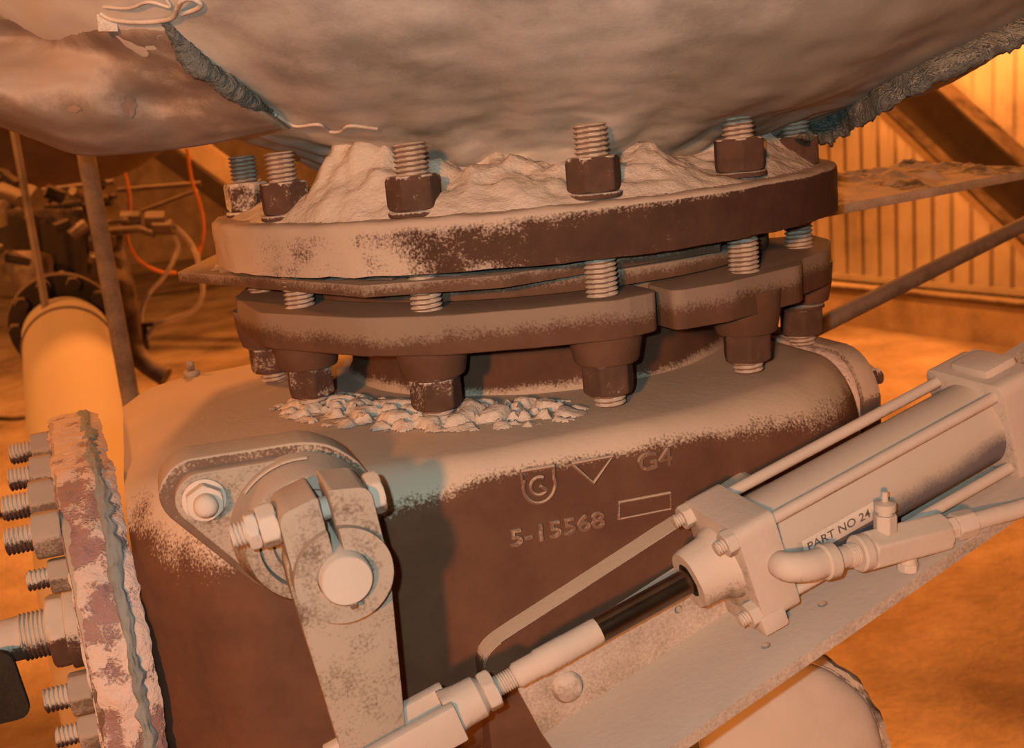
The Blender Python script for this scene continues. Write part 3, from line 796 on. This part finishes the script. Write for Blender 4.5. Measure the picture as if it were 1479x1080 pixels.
# hub ring with slot
b = bmn(); g = .0026; Ro, Ri = .0228, .0124; w0_, w1_ = W+.040, W+.0765
pts = []
a0 = math.asin(g/Ro); a1 = math.asin(g/Ri)
for i in range(61):
    a = R_(90)-a0-(2*math.pi-2*a0)*i/60; pts.append((Ro*math.cos(a), Ro*math.sin(a)))
for i in range(49):
    a = R_(90)+a1+(2*math.pi-2*a1)*i/48; pts.append((Ri*math.cos(a), Ri*math.sin(a)))
prism(b, LM, pts, w0_, w1_, 0)
jitter(b, .0002, 100); put('clamp_ring', b, 'dusted2', la)
for s, nm in ((-1, 'left'), (1, 'right')):
    b = bmn()
    x0, x1 = (g, .0215) if s > 0 else (-.0215, -g)
    pr = rounded([(x0, .012), (x1, .004), (x1, .036), (x0, .0400)] if s > 0 else [(x0, .004), (x1, .012), (x1, .0385), (x0, .0350)], [.0005, .0005, .006, .002] if s > 0 else [.0005, .0005, .002, .006], 5)
    prism(b, LM, pr, w0_+.001, w1_-.0045, .0010, 2); jitter(b, .0003, 100); put('clamp_lug', b, 'dusted2', la)
b = bmn()
arm = [(-.0215, -.006), (-.0215, .006), (.0215, .006), (.0215, -.008), (.0160, -.085), (.0150, -.125), (-.0135, -.125), (-.0135, -.090)]
prism(b, FM @ T(SC[0], SC[1], 0) @ Matrix.Rotation(R_(2.5), 4, 'Z'), rounded(arm, .002, 2), W+.046, W+.062, .0012, 2)
put('arm', b, 'dusted2', la)
b = bmn(); box(b, LM, -.0015, .0015, -.0132, -.0108, W+.0805, W+.0835, .0002); put('key', b, 'pad', la)
# pinch bolt through lugs (axis along local x)
PB = LM @ T(0, .0262, (w0_+w1_)/2-.002) @ Matrix.Rotation(R_(90), 4, 'Y')
pb = thing('pinch_bolt', 'hex bolt pinching the split clamp above the shaft', 'bolt', PB @ Vector((0, 0, 0)))
b = bmn(); cyl(b, PB, .0056, -.026, .026, 24); put('shank', b, 'dusted', pb)
b = bmn(); hexnut(b, PB, .0105, .0068, .0217, .3); put('bolt_head', b, 'dusted', pb)
b = bmn(); hexnut(b, PB, .0105, .0085, -.0302, .35); put('nut', b, 'dusted', pb)
b = bmn(); hexnut(b, PB, .0095, .0055, -.0360, .9); put('jam_nut', b, 'dusted', pb)
b = bmn(); thread(b, PB, .0060, .0095, .0018, -.0430, .0009, 24); put('threaded_end', b, 'dusted', pb)

# ------------------------------------------------------------------ actuator bracket (angle)
TH = R_(15.6)
av = tv*math.cos(TH)+kv*math.sin(TH); vv = -tv*math.sin(TH)+kv*math.cos(TH)
W0 = .300; OA = P(-.0233, W0, -.1710)
# face-parallel frame with x along cylinder axis, y = vv, z = n
BM = Matrix(((av.x, vv.x, nv.x, OA.x), (av.y, vv.y, nv.y, OA.y), (av.z, vv.z, nv.z, OA.z), (0, 0, 0, 1)))
TH2 = R_(4.8)    # bracket lies a little steeper
BR = BM @ T(-.09, -.0450, 0) @ Matrix.Rotation(TH2, 4, 'Z')
ab = thing('actuator_bracket', 'long dusty angle-iron bracket carrying the air cylinder', 'bracket', BR @ Vector((.1, 0, 0)))
zL = -.0165      # front surface of leg 1 (local z)
def holed_plate(b, Mx, x0, x1, y0, y1, z0, z1, holes, bev=.0006):
    q = bmn(); seg = 40
    # fan of quads round each hole: split plate into cells
    xs = [x0]
    hs = sorted(holes)
    for i, (hx, hy, r) in enumerate(hs): xs += [hx-.012, hx+.012]
    xs.append(x1)
    def quad(p): 
        lo = [q.verts.new((x, y, z0)) for x, y in p]; hi = [q.verts.new((x, y, z1)) for x, y in p]
        q.faces.new(hi); q.faces.new(lo[::-1])
    def cell(xa, xb):
        quad([(xa, y0), (xb, y0), (xb, y1), (xa, y1)])
    for i in range(0, len(xs)-1, 2): cell(xs[i], xs[i+1])
    for (hx, hy, r) in hs:
        xa, xb = hx-.012, hx+.012; ring_ = []
        for k in range(seg):
            a = 2*math.pi*(k+.5)/seg; c, s = math.cos(a), math.sin(a)
            tx = (xb-hx)/abs(c) if abs(c) > 1e-6 else 1e9; ty = ((y1-hy) if s > 0 else (hy-y0))/abs(s) if abs(s) > 1e-6 else 1e9
            tt = min(tx, ty); ring_.append(((hx+r*c, hy+r*s), (hx+tt*c, hy+tt*s), tx < ty))
        for k in range(seg):
            (i0, o0, e0), (i1, o1, e1) = ring_[k], ring_[(k+1) % seg]
            poly = [i0, o0]
            if e0 != e1: poly.append((xb if o0[0]+o1[0] > 2*hx else xa, y1 if o0[1]+o1[1] > 2*hy else y0))
            poly += [o1, i1]
            quad(poly)
            v = [q.verts.new((i0[0], i0[1], z0)), q.verts.new((i1[0], i1[1], z0)), q.verts.new((i1[0], i1[1], z1)), q.verts.new((i0[0], i0[1], z1))]; q.faces.new(v)
    for p, r_ in (((x0, y0), (x1, y0)), ((x1, y0), (x1, y1)), ((x1, y1), (x0, y1)), ((x0, y1), (x0, y0))):
        v = [q.verts.new((p[0], p[1], z0)), q.verts.new((r_[0], r_[1], z0)), q.verts.new((r_[0], r_[1], z1)), q.verts.new((p[0], p[1], z1))]; q.faces.new(v)
    bmesh.ops.remove_doubles(q, verts=q.verts[:], dist=1e-6)
    add(b, q, Mx)
BL = .46
def hole_at(px, py, Mx, zz, r):
    q_ = Mx.inverted() @ onp(px, py, Mx @ Vector((0, 0, zz)), Mx.to_3x3() @ Vector((0, 0, 1))); return (q_.x, q_.y, r)
b = bmn(); holed_plate(b, BR, -.021, BL, 0, .035, zL-.006, zL, [hole_at(980, 880, BR, zL, .0022)]); put('upright_leg', b, 'bracket', ab, flip=False)
# leg 2: frame with x along, y outward (n), z up
B2 = BR @ Matrix(((1, 0, 0, 0), (0, 0, 1, 0), (0, 1, 0, 0), (0, 0, 0, 1)))
b = bmn(); holed_plate(b, B2, -.021, BL, zL-.006, .0425, -.006, .0, [hole_at(1106, 932, B2, 0, .0024), hole_at(1188, 872, B2, 0, .0024)]); put('ledge_leg', b, 'bracket', ab, flip=False)
# bolt fixing leg 1
o = BR @ Vector((.0005, .0155, zL)); bt = thing('bracket_bolt', 'dust-crusted bolt head at the lower left corner of the bracket', 'bolt', o)
fm = frame(o, nv, av); b = bmn(); lathe(b, fm, [(.0080, 0), (.0078, .0018), (.0064, .0036), (.0035, .0042), (.001, .0043)], 32); jitter(b, .0006, 200); put('head', b, 'bracket', bt)
# round spacer boss behind
b = bmn(); lathe(b, FM @ T(*fdist(775, 945), 0), [(.012, W+.020), (.012, W+.045), (.010, W+.046), (.002, W+.046)], 32); put('bolt_spacer', b, 'body', vb)

# ------------------------------------------------------------------ air cylinder
CM = Matrix(((nv.x, -vv.x, av.x, OA.x), (nv.y, -vv.y, av.y, OA.y), (nv.z, -vv.z, av.z, OA.z), (0, 0, 0, 1)))   # local (out, down, along)
ac = thing('air_cylinder', 'dust-covered tie-rod air cylinder lying on the angle bracket', 'air cylinder', OA)
h = .0262; hr = .0200
def sq(h, c): return rounded([(-h, -h), (h, -h), (h, h), (-h, h)], c, 4)
b = bmn(); prism(b, CM, sq(h, .006), .000, .021, .0018, 2)
lathe(b, CM, [(.0195, .002), (.0175, -.004), (.0158, -.006), (.0150, -.018), (.0140, -.0195), (.0085, -.0195), (.008, -.010), (.008, .0)], 48)
jitter(b, .0005, 90); put('rod_cap', b, 'dusted', ac)
b = bmn(); lathe(b, CM, [(.0225, .020), (.0225, .157)], 64); put('barrel', b, 'barrel', ac)
b = bmn(); prism(b, CM, sq(h+.001, .006), .156, .181, .0018, 2); jitter(b, .0005, 90); put('end_cap', b, 'dusted', ac)
for i, (dx, dy) in enumerate(((-hr, -hr), (hr, -hr), (hr, hr), (-hr, hr))):
    b = bmn(); cyl(b, CM @ T(dx, dy, 0), .0030, .018, .158, 20); put('tie_rod', b, 'dusted', ac)
    b = bmn(); hexnut(b, CM @ T(dx, dy, 0), .0064, .0055, -.0050, .2); thread(b, CM @ T(dx, dy, 0), .0034, .0050, .0014, -.0095, .0006, 20); put('tie_rod_nut', b, 'dusted', ac)
    b = bmn(); hexnut(b, CM @ T(dx, dy, 0), .0064, .0055, .181, .2); put('tie_rod_nut', b, 'dusted', ac)
# lower lug and top lug
b = bmn(); box(b, CM, .008, .0268, .020, .0305, -.002, .012, .002); box(b, CM, -.020, .002, .020, .0395, .001, .014, .002); put('mounting_foot', b, 'dusted', ac)
b = bmn(); box(b, CM, -.012, .020, .022, .0280, .162, .176, .001); put('mounting_foot', b, 'dusted', ac)
b = bmn(); box(b, CM, -.012, .014, -.0315, -.024, .160, .180, .003); put('port_block', b, 'dusted', ac)
b = bmn(); lathe(b, CM, [(.0062, -.075), (.0062, -.008)], 32); put('piston_rod', b, 'chrome', ac, label='dark shiny piston rod')
b = bmn(); lathe(b, CM, [(.0085, -.0112), (.0085, -.0192), (.0063, -.0192), (.0063, -.0112)], 32, cap=False); put('wiper_seal', b, 'dark', ac, label='black wiper seal')
# rod extension
b = bmn(); lathe(b, CM, [(.0062, -.0700), (.0064, -.0725), (.0064, -.086), (.0066, -.088), (.0066, -.1020), (.0060, -.1035), (.0060, -.1135), (.0050, -.115)], 32); put('rod_tip', b, 'dusted', ac, label='pale dusty end of the rod')
b = bmn(); thread(b, CM, .0049, .018, .0012, -.1300, .0006, 24); put('threaded_tip', b, 'dusted', ac)
# clevis
cv = thing('rod_clevis', 'dusty forked clevis joining the cylinder rod to the lever arm', 'clevis', CM @ Vector((0, 0, -.145)))
b = bmn(); hexnut(b, CM, .0098, .0060, -.1310, .3); put('jam_nut', b, 'dusted', cv)
b = bmn(); lathe(b, CM, [(.0075, -.1310), (.0098, -.1335), (.0100, -.142), (.0112, -.148), (.0112, -.150)], 32, lambda a, r, z: min(r, .0098/max(abs(math.cos(a)), abs(math.sin(a)))) if z < -.14 else r); put('clevis_body', b, 'dusted', cv)
for s in (-1, 1):
    b = bmn(); x0, x1 = (.0065, .0125) if s > 0 else (-.0125, -.0065)
    box(b, CM, x0, x1, -.0095, .0095, -.205, -.146, .0015); put('fork_prong', b, 'dusted', cv)

# label on the barrel
def onbarrel(s, a): return CM @ Vector((.02265*math.cos(a), .02265*math.sin(a), s))
pl = thing('name_label', 'worn pale label with stamped letters on the cylinder barrel', 'label', onbarrel(.05, R_(10)))
LA = R_(4)
b = bmn(); rows = []
for i in range(14):
    rows.append([b.verts.new(CM @ Vector((.02262*math.cos(LA+da), .02262*math.sin(LA+da), .032+.052*i/13))) for da in [R_(-12+24*j/8) for j in range(9)]])
grid_faces(b, rows); put('backing', b, 'label', pl)
b = bmn(); text_bm(b, CM, 'PART NO 24', .0062, .0, lambda c: Vector((.0228*math.cos(LA+R_(4)-c.y/.0226), .0228*math.sin(LA+R_(4)-c.y/.0226), .034+c.x)), 1.08)
put('stamped_letters', b, 'ink', pl, flip=False)

# ------------------------------------------------------------------ air fittings
WP = .336
def wp(px, py, w_=WP): return onp(px, py, nv*w_, nv)
e0 = wp(1130, 815, .318); c1 = wp(1190, 812)
t_ = thing('elbow_fitting', 'dusty elbow fitting screwed into the front of the cylinder rod cap', 'elbow', c1)
pa = wp(1128, 812, .325); pdir = (wp(1400, 752)-wp(1210, 800)).normalized()
b = bmn(); pe = wp(1200, 809)
tube(b, crom([e0, wp(1128, 815, .327), wp(1140, 819, .3335), wp(1165, 818, .3360), pe-pdir*.006, pe], 8), .0075, 24, lambda f: .0062+.0010*min(1, f*2)); put('bend', b, 'dusted', t_)
fe = frame(pe, pdir, kv)
b = bmn(); lathe(b, fe, [(.0075, -.005), (.0084, -.0042), (.0084, .001), (.0076, .0018), (.005, .0018)], 36); put('collar', b, 'dusted', t_)
nl = (wp(1238, 800)-pe).length
b = bmn(); cyl(b, fe, .0052, .0, nl+.001, 28); thread(b, fe, .0056, .005, .0011, nl-.006, .0005, 24); put('nipple', b, 'dusted', t_)
# flow control body
p0 = wp(1236, 800); p1 = wp(1360, 766); L = (p1-p0).length
fc = thing('flow_control_valve', 'dusty hexagonal flow control valve with a small needle screw on top', 'flow control valve', p0.lerp(p1, .5))
f0 = frame(p0, pdir, kv)
b = bmn(); lathe(b, f0, [(.0078, .0), (.0088, .001), (.0088, .0050), (.0074, .0065)], 36); hexnut(b, f0, .0102, L-.006, .006, R_(0), (1, 1)); put('hex_body', b, 'dusted', fc)
f1 = frame(p0.lerp(p1, .34)+kv*.007, kv, pdir)
b = bmn(); hexnut(b, f1, .0055, .009, .0, .2); put('needle_gland', b, 'dusted', fc)
b = bmn(); lathe(b, f1, [(.0036, .008), (.0036, .0105), (.0050, .0110), (.0051, .0145), (.0035, .0150), (.0016, .0155), (.0016, .0200), (.0010, .0203)], 24); put('needle_screw', b, 'dusted', fc)
f2 = frame(p0.lerp(p1, .60)-kv*.007, -kv, pdir)
b = bmn(); cyl(b, f2, .0042, 0, .0055, 24); hexnut(b, f2, .0052, .004, .0045, .4); put('bottom_port', b, 'dusted', fc)
# tube nut and tube
b = bmn(); q0 = p1; s1 = wp(1479, 733, .342); s2 = wp(1560, 704, .348); td = (s1-q0).normalized(); fl_ = frame(q0, td, kv)
ft = thing('tube_connector', 'dusty hex tube connector at the right end of the flow control valve', 'connector', q0)
hexnut(b, fl_, .0058, .009, .0, .2); put('collar', b, 'dusted', ft)
b = bmn(); hexnut(b, fl_, .0073, .010, .0065, .5); put('tube_nut', b, 'dusted', ft)
b = bmn(); s0 = q0+td*.015
tube(b, crom([s0, s0.lerp(s1, .5), s1, s2, s2+(s2-s1)*2.5], 8), .0046, 20); tag(put('air_tube', b, 'dusted', loc=s0), 'dusty air tube leaving the connector towards the right edge', 'tube')
# elbow at end cap right
o = CM @ Vector((0, -.012, .186)); b = bmn()
t_ = thing('end_fitting', 'dusty fitting at the far right end of the air cylinder', 'fitting', o)
hexnut(b, CM @ T(.004, -.004, 0), .012, .012, .181, .2); put('hex_nut', b, 'dusted', t_)
b = bmn(); tube(b, crom([CM @ Vector((.004, -.004, .190)), CM @ Vector((.004, -.006, .205)), CM @ Vector((.004, -.02, .225)), CM @ Vector((.0, -.03, .26))], 6), .008, 16); put('hose', b, 'dark', t_, label='dark hose')

# ------------------------------------------------------------------ round domed cap at the bottom right
o = onp(1158, 1105, nv*.28, nv)
dc = thing('domed_cap', 'round dusty domed cap below the angle bracket at the bottom right', 'cap', o)
ax = (nv*.80+kv*.30-tv*.28).normalized()
fm = frame(o-ax*.03, ax, tv)
Rr = .0560
b = bmn(); lathe(b, fm, [(Rr*.985, -.022), (Rr, -.020), (Rr*1.01, -.002), (Rr*.975, .003), (Rr*.93, .0045)]+[(Rr*.93*math.cos(R_(a)), .0045+.0165*math.sin(R_(a))) for a in range(8, 88, 8)], 72); jitter(b, .0009, 60); put('dome', b, 'dusted', dc)
b = bmn(); lathe(b, fm, [(Rr*.90, .002), (Rr*.95, .0052), (Rr*1.0, .0035), (Rr*1.03, -.003), (Rr*1.03, -.010), (Rr*.98, -.012)], 160, cap=False); jitter(b, .0022, 110, 4); put('crusted_rim', b, 'crust', dc, label='crusted grey rim')
b = bmn(); lathe(b, fm, [(Rr*.93, -.045), (Rr*.93, -.018)], 48); put('pipe', b, 'dusted', dc)

# ------------------------------------------------------------------ background left machinery
def simple(name, label, cat, b, m, loc=None, group=None): return tag(put(name, b, m, loc=loc), label, cat, group)
# big pale pipe
p0 = at(98, 495, 2.45); p1 = at(150, 760, 1.55); pd = (p1-p0).normalized()
t_ = thing('process_pipe', 'big pale dusty pipe sloping up behind the side cover plate', 'pipe', p1)
b = bmn(); tube(b, [p0-pd*.05, p0+pd*.3]+crom([p1, p1+pd*.12-kv*.02, p1+pd*.17-kv*.10, p1+pd*.17-kv*.22], 6)+[Vector(((p1+pd*.17).x, (p1+pd*.17).y, FL+.002))], .096, 48); put('pipe', b, 'farpipe', t_)
b = bmn(); q = p0+pd*.06; 
fm = frame(q, pd, RX); lathe(b, fm, [(.096, -.006), (.1, -.006), (.1, .006), (.096, .006)], 48, cap=False); put('hanger_band', b, 'pole', t_, label='dark hanger band round the pipe')
q1 = at(68, 455, 2.42); q2 = at(24, 195, 2.42)
b = bmn(); tube(b, [at(76, 470, 2.40), q1, q2+kv*.3], .0085, 10); put('hanger_rod', b, 'pole', t_); b = bmn(); tube(b, [at(57, 470, 2.40), at(66, 440, 2.41)], .006, 10); put('hanger_link', b, 'pole', t_)
# post
b = bmn(); pT = at(120, 200, 1.35); pB = at(183, 545, 1.35)
dd = (pB-pT); tube(b, [pT-dd*.6, pB, pB+dd*2.2], .0110, 18); simple('steel_post', 'straight grey round post between the blanket and the valve body', 'post', b, 'pole', pT)
# second valve assembly
D2 = 2.7
va = thing('distant_valve', 'dark dusty valve assembly with cylinders above the big pale pipe', 'valve', at(90, 400, D2))
def fb(name, px0, py0, px1, py1, rpx, m='fardark', d=D2, seg=20, label=None):
    b = bmn(); tube(b, [at(px0, py0, d), at(px1, py1, d)], rpx*d/FPX, seg); return put(name, b, m, va, label=label)
b = bmn(); fm = frame(at(92, 470, 2.5), pd, RX); lathe(b, fm, [(.09, -.05), (.118, -.045), (.118, -.01), (.10, -.008)], 40); put('pipe_flange', b, 'fardark', va)
for i in range(10):
    a = 2*math.pi*i/10; b = bmn(); hexnut(b, fm @ T(.102*math.cos(a), .102*math.sin(a), 0), .016, .03, -.012, 0); put('flange_nut', b, 'fardark', va)
fb('valve_neck', 70, 455, 45, 370, 34); fb('valve_bonnet', 48, 385, 40, 330, 42)
b = bmn(); box(b, frame(at(36, 395, 2.6), -fw, RX), -.06, .06, -.06, .05, -.03, .06, .01); put('gearbox', b, 'far', va)
b = bmn(); box(b, frame(at(80, 345, 2.7), -fw, RX), -.10, .09, -.10, .07, -.09, .05, .012); put('valve_block', b, 'fardark', va)
fb('cylinder_barrel', 70, 322, 130, 312, 15, 'far'); fb('cylinder_barrel', 78, 300, 160, 288, 9, 'fardark'); fb('tie_bar', 62, 275, 165, 262, 4, 'far'); fb('tie_bar', 70, 290, 168, 283, 4, 'fardark')
fb('lower_cylinder', 88, 365, 150, 345, 11, 'far'); fb('link_arm', 60, 335, 95, 356, 5, 'far'); fb('crossbar', 110, 325, 185, 318, 4, 'far')
fb('side_pipe', 0, 275, 35, 290, 13, 'far'); fb('elbow_pipe', 8, 290, 12, 350, 11, 'far'); fb('elbow_pipe', 30, 300, 34, 345, 6, 'far')
fb('bracket_tube', 95, 395, 130, 450, 9, 'far'); fb('bracket_tube', 120, 440, 150, 500, 13, 'fardark'); fb('bracket_tube', 20, 450, 55, 425, 9, 'far')
fb('lever', 95, 350, 150, 380, 7, 'far'); fb('base_tube', 20, 395, 60, 400, 12, 'far')
random.seed(11)
for i in range(26):
    px, py = random.uniform(0, 150), random.uniform(250, 440)
    if px > 100 and py > 400: continue
    b = bmn(); hexnut(b, frame(at(px, py, random.uniform(2.5, 2.75)), (random.uniform(-1, 1), random.uniform(-1, 0), random.uniform(-.4, .6)), (0, .1, 1)), random.uniform(.010, .022), random.uniform(.02, .06), 0, 0); put('bolt_fitting', b, random.choice(['far', 'fardark', 'fardark']), va)
# upper jackets far left
b = bmn(); lathe(b, frame(at(30, 205, 3.0), (.25, .1, 1), (1, 0, 0)), [(.08, -.12), (.20, -.09), (.30, -.02), (.42, .10), (.5, .3)], 48, lambda a, r, z: r*(1+.06*math.sin(a*3+z*9))); 
simple('distant_jacket', 'brown insulation jacket hanging behind the thin hanger rod at far left', 'insulation jacket', b, 'far', at(30, 205, 3.0))
# vertical pipe w/ elbow right of post
b = bmn(); tube(b, crom([at(163, 345, 2.9), at(172, 372, 2.9), at(176, 400, 2.9), at(180, 440, 2.9), at(190, 500, 2.9), at(215, 530, 2.9), at(240, 545, 2.9)], 5), .022, 16, lambda f: .030-.006*math.sin(f*9)); simple('drain_pipe', 'dusty drain pipe with couplings just right of the grey post', 'pipe', b, 'far', at(176, 400, 2.9))
# manifold and hoses
mf = thing('hose_manifold', 'small dusty manifold where two pale hoses start, right of the grey post', 'manifold', at(225, 322, 2.9))
for (x, y, r) in ((186, 315, .020), (222, 318, .026), (232, 328, .022)):
    b = bmn(); hexnut(b, frame(at(x, y, 2.9), (1, .2, -.1), kv), r, .05, -.02, .2); put('hose_fitting', b, 'far', mf)
b = bmn(); tube(b, [at(150, 335, 2.9), at(200, 330, 2.9), at(224, 338, 2.9)], .011, 12); put('manifold_pipe', b, 'far', mf)
def hose(label, pts, r, m, d=2.95):
    b = bmn(); tube(b, crom([at(x, y, d) for x, y in pts], 8), r, 10); simple('hose', label, 'hose', b, m, at(pts[0][0], pts[0][1], d))
hose('pale hose curving down from the manifold and back to the floor stand', [(235, 330), (252, 340), (256, 362), (240, 395), (215, 425), (204, 455), (206, 500)], .0060, 'hose')
hose('outer pale hose looping from the manifold down to the right and back', [(232, 320), (258, 332), (280, 360), (290, 395), (292, 425), (280, 448), (250, 460), (225, 470), (212, 488)], .0070, 'hose')
hose('orange hose hanging on the right, crossing the pale bar', [(270, 215), (277, 260), (290, 300), (294, 335), (286, 370)], .0050, 'orange', 3.1)
hose('orange hose beside the grey post dropping to the floor', [(178, 240), (186, 275), (187, 310), (184, 345), (200, 375), (230, 392), (255, 394)], .0048, 'orange', 3.1)
b = bmn(); tube(b, [at(170, 275, 3.3), at(290, 265, 3.3)], .008, 10); simple('pale_bar', 'pale horizontal bar behind the hoses', 'bar', b, 'far', at(230, 270, 3.3))
b = bmn(); tube(b, [at(205, 305, 3.6), at(285, 275, 3.6)], .006, 10); simple('slanted_bar', 'thin slanted bar under the pale horizontal bar', 'bar', b, 'far', at(245, 290, 3.6))
b = bmn(); tube(b, [at(206, 470, 2.95), at(210, 505, 2.95)], .012, 10); tube(b, [at(195, 470, 2.95), at(222, 468, 2.95)], .007, 10); simple('hose_stand', 'small dark tap where the pale hoses end near the floor', 'tap', b, 'fardark', at(208, 480, 2.95))
# dark diagonal beam behind, left
b = bmn(); bar(b, at(195, 190, 6.5), at(345, 300, 6.5), .02, .12, (0, 0, 1)); simple('roof_brace', 'dark diagonal beam behind the hoses on the left', 'beam', b, 'beam', at(270, 245, 6.5))
b = bmn(); bar(b, at(230, 175, 6.6), at(375, 280, 6.6), .02, .14, (0, 0, 1)); simple('tan_brace', 'tan diagonal beam right above the dark one on the left', 'beam', b, 'kerb', at(300, 225, 6.6))
# thin dark lines and cables laid along the floor
for lab, pts in (('dark line lying across the floor behind the hoses', [(150, 445), (230, 424), (345, 408), (420, 400)]), ('thin dark floor cable at the left edge of the photo', [(-20, 602), (30, 603), (90, 590)]), ('lower thin dark floor cable at the left edge', [(-20, 740), (20, 742), (70, 738)])):
    b = bmn(); tube(b, crom([onp(x, y, (0, 0, FL+.012), kv) for x, y in pts], 8), .012, 8); simple('floor_line', lab, 'cable', b, 'fardark', onp(pts[0][0], pts[0][1], (0, 0, FL), kv))
